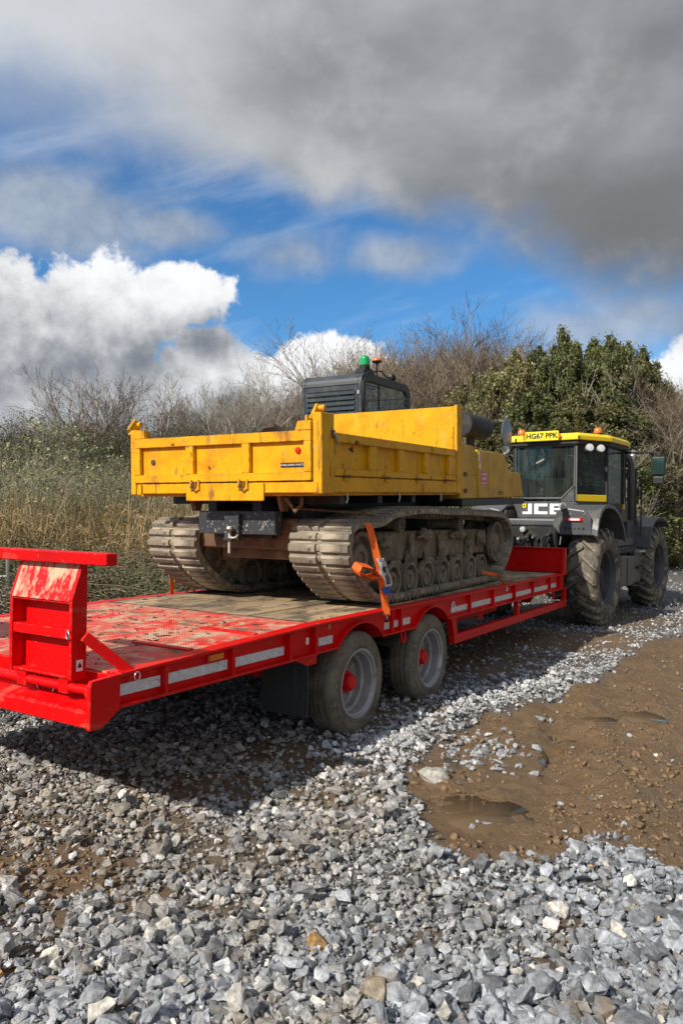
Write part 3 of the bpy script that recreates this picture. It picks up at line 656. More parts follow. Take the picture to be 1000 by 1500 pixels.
def build_stones():
    big = scatter(34000, sz_big, STONES, dens_big, .10, 1.0, 24., .34, lambda x, y, n: np.where(rng.random(n) < .30, rng.uniform(.10, .55, n), 0) * (1 - zones(x, y)[0]))
    small = scatter(25000, lambda n, x, y: rng.uniform(.012, .036, n) * (1 + y * .03), CHIPS, dens_small, .2, 1.0, 15., .7, lambda x, y, n: rng.uniform(0, .6, n))
    # the 300 that show largest are stones of their own; all others are gravel
    app = big['s'] / big['y']
    vis = (np.abs(big['x']) < big['y'] * .455) & (big['y'] > 2.58) & (big['y'] < 6)
    order = np.argsort(-app * vis)[:300]; solo = np.zeros(len(app), bool); solo[order] = True
    Vs, Fs, Cs = [], [], []; o = 0
    near = big['y'] < 3.05; far = big['y'] > 8
    big['v8'] = big['v'] % len(CHIPS)
    for D, shapes, skip in ((big, STONES_HI, solo | ~near), (big, STONES, solo | near | far), (dict(big, v=big['v8']), CHIPS, solo | ~far), (small, CHIPS, np.zeros(len(small['x']), bool))):
        for k, (V, F) in enumerate(shapes):
            idx = np.where((D['v'] == k) & ~skip)[0]
            if not len(idx): continue
            P = np.einsum('nij,vj->nvi', D['R'][idx], V) * D['s'][idx][:, None, None] + np.stack([D['x'][idx], D['y'][idx], D['z'][idx]], 1)[:, None, :]
            nv = len(V); Vs.append(P.reshape(-1, 3)); Fs.append((F[None] + (o + np.arange(len(idx)) * nv)[:, None, None]).reshape(-1, 3))
            Cs.append(np.repeat(np.concatenate([D['c'][idx], np.ones((len(idx), 1))], 1), nv, 0)); o += len(idx) * nv
    me = np_mesh('gravel', np.concatenate(Vs), [np.concatenate(Fs)], STONE_M, colors=np.concatenate(Cs))
    tag(link('gravel', me), 'loose crushed grey limestone gravel covering the track', 'gravel', kind='stuff')
    # single stones: mesh shared per shape and colour family
    fam = {}
    for i in order:
        k = int(big['v'][i]); c = big['c'][i]; q = tuple(np.round(c / .045).astype(int)); key = (k, q)
        if key not in fam:
            V, F = STONES_HI[k]; fam[key] = np_mesh('stone', V, [F], STONE_M, colors=np.tile([*c, 1], (len(V), 1)))
        ob = bpy.data.objects.new('stone', fam[key]); col.objects.link(ob); ob.parent = ground
        m = Matrix(big['R'][i].tolist()).to_4x4() @ Matrix.Scale(float(big['s'][i]), 4); m.translation = Vector((big['x'][i], big['y'][i], big['z'][i])); ob.matrix_local = m
    for (x, y, s, c, lb) in ((.65, 5.06, .20, (.40, .385, .34), 'lone pale rock lying in the mud beside the gravel edge'), (-.10, 3.03, .12, (.36, .20, .07), 'orange brown clay stained rock in the foreground gravel'), (.12, 2.72, .2, (.40, .34, .25), 'long buff coloured rock among the grey stones at the bottom')):
        V, F = STONES_HI[4 if 'mud' in lb else 9 if 'orange' in lb else 14]; me = np_mesh('rock', V, [F], STONE_M, colors=np.tile([*c, 1], (len(V), 1)))
        ob = link('rock', me); ob.scale = (s * 1.15, s * .9, s * .75); ob.rotation_euler = (.1, .15, x * 9); ob.location = (x, y, float(ground_h(x, y)) + s * .14); tag(ob, lb, 'rock')
build_stones()
def build_clods():
    n0 = 30000; y = 3.6 * (11 / 3.6) ** rng.random(n0); x = .2 + rng.random(n0) * (y * .55 - .2)
    mud, soil, bank = zones(x, y); pm = puddle_mask(x, y)
    ridge = np.exp(-((x - 1.78 - (y - 5.0) * .27) / .30) ** 2) + .8 * np.exp(-((x - 2.55 - (y - 6) * .4) / .3) ** 2)
    w = np.clip((fbm(x * 2.3, y * 2.3, 3, 101) - .54) * 5, 0, 1) * .6 + ridge * .55
    k = rng.random(n0) < np.clip(w, .008, 1) * np.clip(mud * 1.4 - .5, 0, 1) * (1 - np.clip(pm * 1.6, 0, 1)) * .32
    xs_ = rng.normal(-1.41, .22, 260); ys_ = rng.normal(3.69, .16, 260)
    x, y = np.concatenate([x[k], xs_, rng.normal(-.9, .35, 120)]), np.concatenate([y[k], ys_, rng.normal(4.75, .2, 120)]); n = len(x)
    s_ = np.clip(rng.lognormal(math.log(.026), .5, n), .010, .075); z = ground_h(x, y) + s_ * .02; Rm = rot_mats(n, .5); v = rng.integers(0, len(STONES), n)
    Vs, Fs = [], []; o = 0
    for q, (V, F) in enumerate(STONES):
        i = np.where(v == q)[0]
        if not len(i): continue
        P = np.einsum('nij,vj->nvi', Rm[i], V * np.array([1, 1, .9])) * s_[i][:, None, None] + np.stack([x[i], y[i], z[i]], 1)[:, None, :]
        Vs.append(P.reshape(-1, 3)); Fs.append((F[None] + (o + np.arange(len(i)) * len(V))[:, None, None]).reshape(-1, 3)); o += len(i) * len(V)
    m = mat('mud_clods', (.190, .122, .065), .6, var=.35, var_scale=5, bump=.8, bump_scale=70)
    me = np_mesh('mud_clods', np.concatenate(Vs), [np.concatenate(Fs)], m); me.polygons.foreach_set('use_smooth', np.ones(len(me.polygons), bool))
    tag(link('mud_clods', me), 'crumbly brown clods of churned wet mud', 'mud', kind='stuff')
build_clods()
# ------------------------------------------------------------------ the low-loader trailer (s forward, t left, z up; near side t = 0)
MW_T = frame((O_T[0], O_T[1], 0.0), 32.0, -1.5)
TR = thing('low_loader_trailer', 'red low loader trailer with timber deck and twin axles carrying the tracked dumper', 'trailer', MW_T)
W = 2.45; AX = (0.154, 1.54); AZ = .392; TYR = .432
def deck_z(s): return .965 if s > -.5 else .965 - (-.5 - s) * .0262
def arc(c, r, a0, a1, n=14): return [(c + r * math.cos(R(a0 + (a1 - a0) * i / n)), AZ + r * math.sin(R(a0 + (a1 - a0) * i / n))) for i in range(n + 1)]
def side_rail(t0, sgn):
    """t0 = outer plane; sgn +1 towards the middle"""
    T = lambda a: t0 + sgn * a
    lo, hi = (lambda a, b: (min(T(a), T(b)), max(T(a), T(b))))(.045, .060)
    ra = .505; h = .745; g = math.degrees(math.asin((h - AZ) / ra))
    web = [(-.5, h)] + arc(AX[0], ra, 180 - g, g) + arc(AX[1], ra, 180 - g, g) + [(6.37, h), (6.37, .95), (-.5, .95)]
    root = MB().prism(web, lo, hi).build('side_rail', 'red', TR)
    a0, a1 = sorted((T(0), T(.11)))
    MB().box(-.5, 6.37, a0, a1, .947, .968).build('top_flange', 'red', root, bevel=.004)
    b0, b1 = sorted((T(.002), T(.09)))
    MB().box(AX[1] + ra * math.cos(R(g)) + .01, 6.368, b0, b1, .735, .750).build('bottom_flange', 'red', root, bevel=.003)
    for x0, x1 in ((-.5, AX[0] - ra * math.cos(R(g)) - .004), (AX[0] + ra * math.cos(R(g)) + .004, AX[1] - ra * math.cos(R(g)) - .004)): MB().box(x0, x1, b0, b1, .735, .750).build('bottom_flange', 'red', root, bevel=.003)
    # beaver tail part of the rail
    bt = MB().prism([(-2.41, .745), (-.5, .745), (-.5, .95), (-2.41, .90)], lo, hi).build('tail_rail', 'red', TR)
    MB().hexa([(s, t, deck_z(s) + dz) for s in (-2.41, -.503) for t in (a0, a1) for dz in (-.018, .003)]).build('top_flange', 'red', bt, bevel=.004)
    MB().box(-2.41, -.503, b0, b1, .728, .744).build('bottom_flange', 'red', bt, bevel=.003)
    c0, c1 = sorted((T(.004), T(.046)))
    for s in (-2.066, -1.473, -.849): MB().box(s - .012, s + .012, c0, c1, .744, .925).build('rib', 'red', bt)
    MB().box(-.53, -.495, c0, c1, .74, .945).build('rib', 'red', bt, bevel=.003)
    for s in (.70, .872, 2.52, 3.244, 4.005, 4.76, 5.536, 6.03): MB().box(s - .012, s + .012, c0, c1, .75, .947).build('rib', 'red', root)
    d0, d1 = sorted((T(.038), T(.0448)))
    def tape(x0, x1, z0, z1, par): MB().box(x0, x1, d0, d1, z0, z1).build('reflective_tape', 'tape', par)
    for x0, x1 in ((-2.40, -2.085), (-2.045, -1.50), (-1.435, -.89)): tape(x0, x1, .785, .847, bt)
    for x0, x1 in ((-.465, -.25), (.60, .688), (.715, .855), (.905, 1.10), (2.06, 2.49), (2.56, 3.21), (3.28, 3.97), (4.04, 4.73), (4.80, 5.50), (5.60, 5.92)): tape(x0, x1, .785, .845, root)
    # wheel-arch lips
    e0, e1 = sorted((T(0), T(.40)))
    for c in AX: MB().strip(arc(c, ra, 176 - g + 6, g - 2, 18), e0, e1, .012).build('wheel_arch', 'red', root, bevel=.002)
    # lower sill with posts
    f0, f1 = sorted((T(.004), T(.075)))
    sill = MB().box(2.07, 6.366, f0, f1, .458, .552).build('lower_sill', 'red', TR, bevel=.006)
    for s in (4.11, 6.31): MB().box(s, s + .075, *sorted((T(.012), T(.068))), .553, .734).build('post', 'red', sill, bevel=.004)
    MB().prism([(2.0, .734), (2.12, .734), (2.15, .60), (2.15, .553), (2.07, .553)], f0 + .002, f1 - .002).build('post', 'red', sill)
    # lashing rings, amber markers
    for s in (.93, 2.85, 5.72):
        u = [(s - .035, T(.03), .755), (s - .035, T(.02), .66), (s - .02, T(.02), .635), (s + .02, T(.02), .635), (s + .035, T(.02), .66), (s + .035, T(.03), .755)]
        MB().tube(u, .011, 6).build('lashing_ring', 'red', TR, smooth=40)
    MB().box(-1.69, -1.56, *sorted((T(.014), T(.038))), .865, .905).build('marker_lamp', 'amber', bt, bevel=.004)
    MB().box(-1.70, -1.55, *sorted((T(.036), T(.045))), .855, .912).build('marker_bracket', 'red', bt)
    return root
side_rail(0.0, 1); side_rail(W, -1)
MB().lathe([(.001, -.002), (.042, -.002), (.042, .004)], (2.10, .034, .862), 't', 20).build('oval_badge', 'white', TR)
MB().lathe([(.001, -.003), (.030, -.003)], (2.10, .034, .866), 't', 20).build('badge_print', mat('badge_grey', (.30, .29, .29), .5, var=.3, var_scale=60), TR)
MB().box(-.61, -.585, .034, .0448, .82, .87).build('sticker', 'white', TR)
MB().box(-.315, -.285, .034, .0448, .90, .935).build('sticker', mat('amber_sticker', (.55, .28, .08), .5), TR)
# timber deck: planks run lengthwise
n = 11; w0 = (W - .222) / n; pr = random.Random(4)
for i in range(n):
    t0 = .111 + i * w0; dz = pr.uniform(-.004, .003)
    cuts = [-.49, pr.uniform(1.6, 4.2), 6.29]
    for a, b in zip(cuts, cuts[1:]): MB().box(a + .002, b - .002, t0 + .004, t0 + w0 - .004, .915, .966 + dz).build('plank', 'timber', TR, bevel=.004)
# red chequer plate tail, in three bays
for a, b in ((-2.41, -1.76), (-1.755, -1.12), (-1.115, -.50)):
    MB().hexa([(s, t, deck_z(s) + dz) for s in (a, b) for t in (.112, W - .112) for dz in (-.03, -.001)]).build('chequer_plate', 'checker', TR)
for s, wd in ((-1.757, .05), (-1.117, .05)):
    MB().hexa([(x, t, deck_z(x) + dz) for x in (s - wd / 2, s + wd / 2) for t in (.113, .62) for dz in (-.01, .012)]).build('deck_bar', 'red', TR, bevel=.003)
MB().box(-.502, -.482, .112, W - .112, .93, .967).build('deck_joint', 'dark_steel', TR)
# headboard
hb = MB().box(6.30, 6.366, .004, W - .004, .969, 1.335).build('headboard', 'red', TR, bevel=.008)
MB().box(6.27, 6.372, 0, W, 1.336, 1.356).build('top_lip', 'red', hb, bevel=.004)
for t in (.0, W - .05): MB().prism([(6.20, .969), (6.299, .969), (6.299, 1.334), (6.26, 1.334)], t, t + .05).build('gusset', 'red', hb, bevel=.004)
# chassis and running gear
for t in (.72, 1.66):
    MB().box(-2.3, 6.28, t, t + .10, .56, .58).box(-2.3, 6.28, t + .04, t + .06, .581, .879).box(-2.3, 6.28, t, t + .10, .88, .90).build('chassis_beam', 'red', TR)
for s in (-2.2, -1.7, -1.2, -.6, .85, 2.3, 3.0, 3.7, 4.4, 5.1, 5.8): MB().box(s, s + .06, .065, W - .065, .80, .912).build('cross_member', 'red', TR)
MB().box(5.9, 6.29, .72, 1.76, .50, .559).build('front_bolster', 'red', TR)
MB().hexa([(6.37, .55, .47), (6.37, .55, .60), (6.37, .70, .47), (6.37, .70, .60), (7.75, 1.12, .50), (7.75, 1.12, .60), (7.75, 1.22, .50), (7.75, 1.22, .60)]).hexa([(6.37, 1.75, .47), (6.37, 1.75, .60), (6.37, 1.90, .47), (6.37, 1.90, .60), (7.75, 1.23, .50), (7.75, 1.23, .60), (7.75, 1.33, .50), (7.75, 1.33, .60)]).build('drawbar', 'red', TR, bevel=.006)
MB().lathe([(.05, -.05), (.10, -.05), (.10, .05), (.05, .05)], (7.83, 1.22, .55), 'z', 20, closed=True).build('drawbar_eye', 'dark_steel', TR)
for s in AX: MB().tube([(s, .5, AZ), (s, 1.95, AZ)], .065, 12).build('axle', 'dark_steel', TR, smooth=40)
for t in (.60, 1.80):
    for s in AX: MB().box(s - .45, s + .45, t, t + .08, .47, .50).box(s - .40, s + .40, t, t + .08, .505, .53).box(s - .06, s + .06, t - .02, t + .10, .34, .46).build('leaf_spring', 'dark_steel', TR)
    for s in (AX[0] - .55, .85, AX[1] + .5): MB().box(s - .05, s + .05, t - .01, t + .09, .48, .80).build('spring_hanger', 'red', TR)
for s, t in ((-1.1, .52), (3.0, .5)): MB().lathe([(.001, -.3), (.08, -.3), (.095, -.27), (.095, .27), (.08, .3), (.001, .3)], (s, t, .68), 's', 18).build('air_tank', 'red', TR, smooth=40)
# hanging hoses and brackets under the front half
for k in range(7):
    s = 2.4 + k * .5; MB().tube([(s, .3, .70), (s + .15, .28, .62 - .02 * (k % 3)), (s + .33, .33, .64), (s + .5, .3, .71)], .012, 6).build('air_hose', 'dark_steel', TR, smooth=True)
MB().box(2.6, 4.0, .25, .55, .60, .70).build('valve_tray', 'red', TR, bevel=.01)
def wheel_parts(par):
    prof = [(.275, .035), (.292, .010), (.300, .006), (.303, .000), (.308, .000), (.311, .005), (.345, .0), (.362, .0015), (.364, -.002), (.372, -.001), (.374, .005), (.395, .012), (.420, .035), (TYR, .06), (TYR, .11), (TYR - .014, .113), (TYR - .014, .125), (TYR, .128), (TYR, .185), (TYR - .014, .188), (TYR - .014, .20), (TYR, .203), (TYR, .26), (TYR - .014, .263), (TYR - .014, .275), (TYR, .278), (TYR, .33), (.420, .355), (.395, .378), (.345, .39), (.300, .384), (.275, .355)]
    MB().lathe(prof, n=56).build('tyre', 'rubber', par, smooth=50)
    rim = [(.285, .014), (.292, .005), (.279, .001), (.268, .010), (.262, .034), (.250, .046), (.246, .10), (.243, .155), (.232, .165), (.224, .172), (.220, .25), (.205, .262), (.12, .268), (.10, .268)]
    rm = MB().lathe(rim, n=48).build('rim', 'steel_rim', par, smooth=30)
    MB().lathe([(.1, .266), (.098, .20), (.075, .192), (.070, .115), (.055, .095), (.001, .092)], n=24).build('hub', 'red', par, smooth=40)
    for k in range(8):
        a = 2 * math.pi * k / 8; MB().lathe([(.001, .225), (.014, .225), (.014, .266)], (.155 * math.cos(a), 0, .155 * math.sin(a)), n=8).build('wheel_nut', 'zinc', par)
first = None
for s in AX:
    for side in (0, 1):
        if first is None:
            first = bpy.data.objects.new('wheel', None); col.objects.link(first); first.parent = TR; wheel_parts(first); o = first
        else: o = copy_tree(first, TR)
        o.location = (s, .02 if not side else W - .02, AZ); o.rotation_euler = (0, 0.5 * s, math.pi * side); o.scale = (1, .70, 1)
# mudflaps
for t in (.03, W - .46):
    fl = MB().box(-.60, -.588, t, t + .43, .27, .70).build('mudflap', 'flap', TR)
    MB().box(-.625, -.57, t, t + .43, .70, .728).build('flap_bracket', 'red', fl); 
    MB().prism([(-.78, .727), (-.50, .727), (-.50, .665), (-.62, .665)], t - .012, t - .001).build('flap_gusset', 'red', fl)
# rear bolster, pivot tube, lamps, ramps
rb = MB().box(-2.605, -2.45, .031, W - .031, .655, .742).build('rear_bolster', 'red', TR, bevel=.008)
MB().box(-2.435, -2.41, .05, W - .05, .743, .905).build('rear_cross_plate', 'red', TR)
MB().hexa([(s, t, z) for s, t, z in [(-2.59, .04, .743), (-2.59, .04, .746), (-2.59, W - .04, .743), (-2.59, W - .04, .746), (-2.436, .04, .743), (-2.436, .04, .775), (-2.436, W - .04, .743), (-2.436, W - .04, .775)]]).build('step_plate', 'red', rb)
for t in (0.0, W - .03):
    MB().prism([(-2.61, .65), (-2.53, .65), (-2.41, .725), (-2.41, .915), (-2.60, .905), (-2.61, .88)], t, t + .03).build('corner_plate', 'red', TR, bevel=.004)
MB().tube([(-2.535, .032, .835), (-2.535, W - .032, .835)], .026, 14).build('pivot_tube', 'red', TR, smooth=40)
for t in (.034, W - .07): MB().lathe([(.001, 0), (.062, 0), (.062, .036), (.001, .036)], (-2.53, t, .828), 't', 24).build('pivot_boss', 'red', TR, bevel=.003)
for t in (.55, W - .55):
    lp = MB().lathe([(.001, .0), (.075, .0), (.082, -.012), (.09, -.012), (.09, .02)], (-2.455, t, .83), 's', 28).build('rear_lamp', 'red_lens', TR, smooth=40)
    MB().lathe([(.084, -.016), (.095, -.016), (.095, -.004), (.084, -.004)], (-2.457, t, .83), 's', 28, closed=True).build('chrome_ring', 'zinc', lp, smooth=40)
def ramp_part(t0):
    t1 = t0 + .54; r_ = MB().box(-2.50, -2.488, t0 + .026, t1 - .026, .885, 1.33).build('ramp', 'red', TR)
    for t in (t0, t1 - .025): MB().prism([(-2.578, .880), (-2.478, .880), (-2.478, 1.498), (-2.512, 1.498), (-2.578, 1.31)], t, t + .025).build('side_plate', 'red', r_, bevel=.003)
    MB().prism([(-2.580, 1.300), (-2.512, 1.495), (-2.498, 1.495), (-2.566, 1.300)], t0 + .0255, t1 - .0255).build('toe_plate', 'red_dusty', r_)
    for z in (1.285, 1.095, .885): MB().box(-2.572, -2.501, t0 + .0255, t1 - .0255, z, z + (.055 if z == 1.095 else .014)).build('ramp_rung', 'red', r_, bevel=.003)
    MB().box(-2.565, -2.487, t0 - .245 if t0 < 1 else t0 - .1, t1 + .30 if t0 < 1 else t1 + .2, 1.500, 1.566).build('lift_bar', 'red', r_, bevel=.006)
    for t in (t0 + .05, t1 - .13): MB().box(-2.56, -2.51, t, t + .08, .80, .884).build('hinge_lug', 'red', r_, bevel=.004)
    return r_
ramp_part(.195); ramp_part(1.62)
# ramp strut with ring pins, warning sticker
def flat_bar(mb, a, b, w, th):
    a, b = Vector(a), Vector(b); d = (b - a).normalized(); sd = Vector((0, 1, 0)); up = d.cross(sd).normalized()
    return mb.hexa([tuple(p + up * (w / 2) * i + sd * (th / 2) * j) for p in (a, b) for j in (-1, 1) for i in (-1, 1)])
flat_bar(MB(), (-2.52, .165, 1.115), (-2.30, .018, .885), .06, .016).build('ramp_strut', 'red', TR, bevel=.003)
for c in ((-2.588, .215, 1.125), (-2.305, -.012, .885)):
    ring = [(c[0] + .02 * math.cos(a) * (1 if c[1] < .1 else .3), c[1] + (0 if c[1] < .1 else .02 * math.cos(a)), c[2] + .024 * math.sin(a)) for a in np.linspace(0, 2 * math.pi, 15)]
    MB().tube(ring, .0035, 5, cap=False).build('pin_ring', 'zinc', TR, smooth=True)
MB().box(-2.545, -2.505, .192, .1945, .925, .985).build('warning_sticker', 'white', TR)
MB().prism([(-2.54, .945), (-2.51, .945), (-2.525, .972)], .1895, .1918).build('sticker_triangle', 'ink', TR)
# dried mud on deck
def clods():
    mb = MB(); r = random.Random(11)
    def lump(s, t, rad, h):
        V, F = CHIPS[r.randrange(8)]; a = r.uniform(0, 6.28); q = r.uniform(.6, 1.7); c_, s_ = math.cos(a), math.sin(a)
        P = [(s + (v[0] * q * c_ - v[1] * s_) * rad * 2, t + (v[0] * q * s_ + v[1] * c_) * rad * 2, deck_z(s) + h * .3 + v[2] * h * 2) for v in V]
        mb.add(P, [tuple(f) for f in F])
    for _ in range(260):
        band = r.choice([0, 0, 1, 2]); s = r.uniform(-2.35, -.6); t = r.uniform(.25, 2.2)
        if band == 0: t = r.choice((.62, 1.15, 1.6)) + (s + 1.6) * .2 + r.gauss(0, .07); s = s + r.gauss(0, .05)
        lump(s, t, min(.035, r.lognormvariate(math.log(.010), .6)), r.uniform(.004, .012))
    for _ in range(200): lump(r.uniform(-.4, 6.1), r.uniform(.15, 2.3), min(.04, r.lognormvariate(math.log(.013), .6)), r.uniform(.004, .014))
    o = mb.build('dried_mud', 'mud_red', None, smooth=60); o.matrix_world = MW_T
    tag(o, 'dried mud crumbs scattered over the trailer deck', 'mud', kind='stuff')
clods()
# ------------------------------------------------------------------ the tracked dumper
def t_point(s, t, z): return MW_T @ Vector((s, t, z))
MW_D = frame(t_point(0, .12, .975), 29.7, -1.4)
MW_B = frame(t_point(0, .12, .975), 29.2, .6)
XB = MW_D.inverted() @ MW_B                       # the skip and house sit pitched up a little on the tracks
DP = thing('tracked_dumper', 'yellow tracked dumper with dump bed and muddy rubber tracks strapped on the red trailer', 'dumper', MW_D)
# --- tracks
PATH = [(.135, .53), (.145, .62), (.19, .70), (.28, .745), (.42, .752), (.62, .752), (.80, .775), (1.03, .84), (1.40, .875), (1.85, .895), (2.4, .885), (3.0, .890), (3.6, .882), (4.15, .872), (4.40, .848), (4.60, .77), (4.74, .64), (4.775, .52), (4.72, .39), (4.56, .25), (4.30, .085), (4.12, .035), (3.9, .034), (3.2, .034), (2.4, .034), (1.6, .034), (1.05, .034), (.82, .045), (.62, .085), (.40, .21), (.24, .34), (.155, .44)]
def smooth_loop(p, n):
    p = np.array(p); m = len(p); out = []
    for i in range(m):
        a, b, c, d = p[i - 1], p[i], p[(i + 1) % m], p[(i + 2) % m]
        for k in range(6):
            t = k / 6; out.append(.5 * ((2 * b) + (-a + c) * t + (2 * a - 5 * b + 4 * c - d) * t * t + (-a + 3 * b - 3 * c + d) * t ** 3))
    out = np.array(out); L_ = np.r_[0, np.cumsum(np.hypot(*np.diff(np.vstack([out, out[:1]]), axis=0).T))]
    u = np.linspace(0, L_[-1], n, endpoint=False); o2 = np.vstack([out, out[:1]])
    return np.stack([np.interp(u, L_, o2[:, 0]), np.interp(u, L_, o2[:, 1])], 1)
NL = 104; loop = smooth_loop(PATH, NL * 2)
tan = np.roll(loop, -1, 0) - np.roll(loop, 1, 0); tan /= np.linalg.norm(tan, axis=1)[:, None]
nrm = np.stack([-tan[:, 1], tan[:, 0]], 1)        # path runs clockwise seen from the right -> outward
cen = loop.mean(0); 
if ((loop - cen) * nrm).sum() < 0: nrm = -nrm
def lug_mesh():
    mb = MB(); h = .034; a, b = .040, .026
    for y0, y1 in ((.0, .275), (.325, .60)):
        mb.hexa([(-a, y0, 0), (-b, y0 + .004, h), (-a, y1, 0), (-b, y1 - .004, h), (a, y0, 0), (b, y0 + .004, h), (a, y1, 0), (b, y1 - .004, h)])
    mb.hexa([(-.03, .275, 0), (-.02, .275, .012), (-.03, .325, 0), (-.02, .325, .012), (.03, .275, 0), (.02, .275, .012), (.03, .325, 0), (.02, .325, .012)])
    me = mb.mesh('tread_bar'); me.materials.append(MT['track_rubber']); return me
LUG = lug_mesh()
def track(t0):
    mb = MB(); n = len(loop); inn = loop - nrm * .045
    for y in (t0, t0 + .60):
        mb.v += [(p[0], y, p[1]) for p in loop]; mb.v += [(p[0], y, p[1]) for p in inn]
    for i in range(n):
        j = (i + 1) % n
        mb.f += [(i, j, 2 * n + j, 2 * n + i), (n + i, n + j, 3 * n + j, 3 * n + i), (i, j, n + j, n + i), (2 * n + i, 2 * n + j, 3 * n + j, 3 * n + i)]
    tb = mb.build('track_belt', 'track_rubber', DP, smooth=50)
    rr = random.Random(int(t0 * 10))
    for k in range(NL):
        p, q, d = loop[2 * k], nrm[2 * k], tan[2 * k]
        ob = bpy.data.objects.new('tread_bar', LUG); col.objects.link(ob); ob.parent = tb
        m = Matrix(((d[0], 0, q[0], p[0] - q[0] * .002), (0, 1, 0, t0), (d[1], 0, q[1], p[1] - q[1] * .002), (0, 0, 0, 1)))
        ob.matrix_local = m @ Matrix.Diagonal((rr.uniform(.85, 1.1), 1, rr.uniform(.75, 1.1), 1))
    # guide horns on the inside
    g = MB()
    for k in range(0, n, 2):
        p, q, d = inn[k], nrm[k], tan[k]
        for y in (t0 + .22, t0 + .34):
            c = [(-.025, 0), (.025, 0), (.012, -.05), (-.012, -.05)]
            pts = [(p[0] + d[0] * a + q[0] * b, p[1] + d[1] * a + q[1] * b) for a, b in c]
            g.prism(pts, y, y + .04)
    g.build('guide_horns', 'track_rubber', tb)
    return tb
for t0 in (0.0, 1.66): track(t0)
# --- track frames, rollers, idlers, sprockets
def roller(s, z, r, t0, t1, name, m='mud', face=.35):
    mb = MB().lathe([(.001, t0 + .03), (r * face, t0 + .03), (r * face, t0 + .012), (r * .55, t0 + .012), (r * .60, t0 + .07), (r * .80, t0 + .07), (r * .84, t0), (r, t0), (r, t0 + .06), (r * .72, t0 + .09), (r * .72, t1 - .09), (r, t1 - .06), (r, t1), (r * .5, t1), (.001, t1)], (s, 0, z), 't', 28)
    return mb.build(name, m, DP, smooth=35)
MT['roller'] = mat('muddy_iron', (.13, .112, .09), .7, layers=[((.25, .205, .145), 7, .40, .62, .95), ((.36, .30, .22), 20, .56, .70, .95)], bump=.5, bump_scale=40)
for o in (0.0, 1.66):
    a, b = (o + .07, o + .53)
    roller(.53, .42, .255, a + .02, b - .02, 'idler_wheel', 'roller', .3)
    roller(4.36, .50, .27, a + .02, b - .02, 'drive_sprocket', 'roller', .55)
    for s in (1.10, 1.50, 1.93, 2.37, 2.80, 3.26, 3.66): roller(s, .19, .168, a - .02, b, 'road_roller', 'roller', .3)
    for s in (1.38, 3.02): roller(s, .738, .075, a + .03, b - .03, 'carrier_roller', 'roller', .4)
    MB().prism([(.70, .36), (4.2, .36), (4.3, .62), (3.9, .67), (1.0, .66), (.66, .52)], o + .20, o + .44).build('track_frame', 'mud', DP, bevel=.02, seg=2)
    for s in (1.30, 2.15, 3.03): MB().prism([(s - .26, .15), (s + .26, .15), (s + .22, .23), (s + .10, .38), (s - .10, .38), (s - .22, .23)], o + .115, o + .14).build('bogie_plate', 'roller', DP, bevel=.01)
def mud_lump(name, c, rad, seed, par, m='mud', xf=None):
    from mathutils import noise as mn
    bm = bmesh.new(); bmesh.ops.create_icosphere(bm, subdivisions=4, radius=1); off = Vector((seed * 7.3, seed * 3.1, seed * 1.7))
    for v in bm.verts:
        n = v.co.normalized(); p = Vector((n.x * rad[0], n.y * rad[1], n.z * rad[2]))
        k = 1 + .55 * mn.noise(n * 1.6 + off) + .5 * mn.noise(p * 14 + off) + .38 * abs(mn.noise(p * 30 + off)) + .22 * mn.noise(p * 60 + off)
        v.co = p * k + Vector(c)
    me = bpy.data.meshes.new(name); bm.to_mesh(me); bm.free(); me.materials.append(MT[m])
    if xf: me.transform(xf)
    return link(name, me, par, smooth=True)
k = 0
for s, z, rx, rz in ((1.72, .40, .11, .19), (1.62, .24, .07, .10), (1.80, .27, .06, .10), (2.58, .42, .10, .20), (2.52, .25, .07, .12), (2.64, .27, .06, .10), (3.46, .42, .11, .21), (3.40, .26, .07, .11), (3.52, .25, .06, .09), (2.1, .62, .22, .06), (3.1, .62, .26, .06), (1.15, .58, .16, .08), (3.9, .56, .14, .10), (4.36, .5, .12, .15), (.8, .5, .12, .10), (1.3, .3, .06, .08), (2.95, .3, .06, .09), (2.15, .34, .05, .10)):
    k += 1; mud_lump('caked_mud', (s, .165, z), (rx * .72, .045, rz * .85), k, DP)
for s, z in ((1.7, .4), (2.6, .42), (.9, .45)): k += 1; mud_lump('caked_mud', (s, 1.74, z), (.2, .09, .2), k, DP)
# --- chassis between the tracks
MB().box(.36, 4.3, .72, 1.54, .40, .66).build('chassis_box', 'rust', DP, bevel=.02)
MB().box(.22, .36, .58, 1.70, .50, .78).build('rear_crossbeam', 'rust', DP, bevel=.012)
MB().prism([(.62, .40), (.9, .40), (.9, .62), (.62, .62)], .30, 1.95).build('axle_beam', 'rust', DP)
MB().prism([(3.4, .38), (3.8, .38), (3.8, .62), (3.4, .62)], .30, 1.95).build('axle_beam', 'rust', DP)
MB().box(.40, 4.2, .62, 1.64, .661, .90).build('slew_base', 'dark_steel', DP, bevel=.02)
MB().lathe([(.001, .9), (.62, .9), (.62, 1.0), (.001, 1.0)], (2.6, 1.13, 0), 'z', 32).build('slew_ring', 'black', DP)
hp = MB().box(.02, .14, .68, 1.54, .635, .845).build('hitch_plate', 'speckled', DP, bevel=.006)
MB().box(.141, .219, .80, 1.45, .60, .80).build('hitch_mount', 'dark_steel', hp)
MB().box(-.03, .019, 1.04, 1.20, .575, .815).build('hitch_block', 'speckled', hp, bevel=.006)
MB().box(-.10, -.031, 1.06, 1.16, .58, .60).box(-.10, -.031, 1.06, 1.16, .66, .68).build('hitch_jaw', 'dark_steel', hp, bevel=.003)
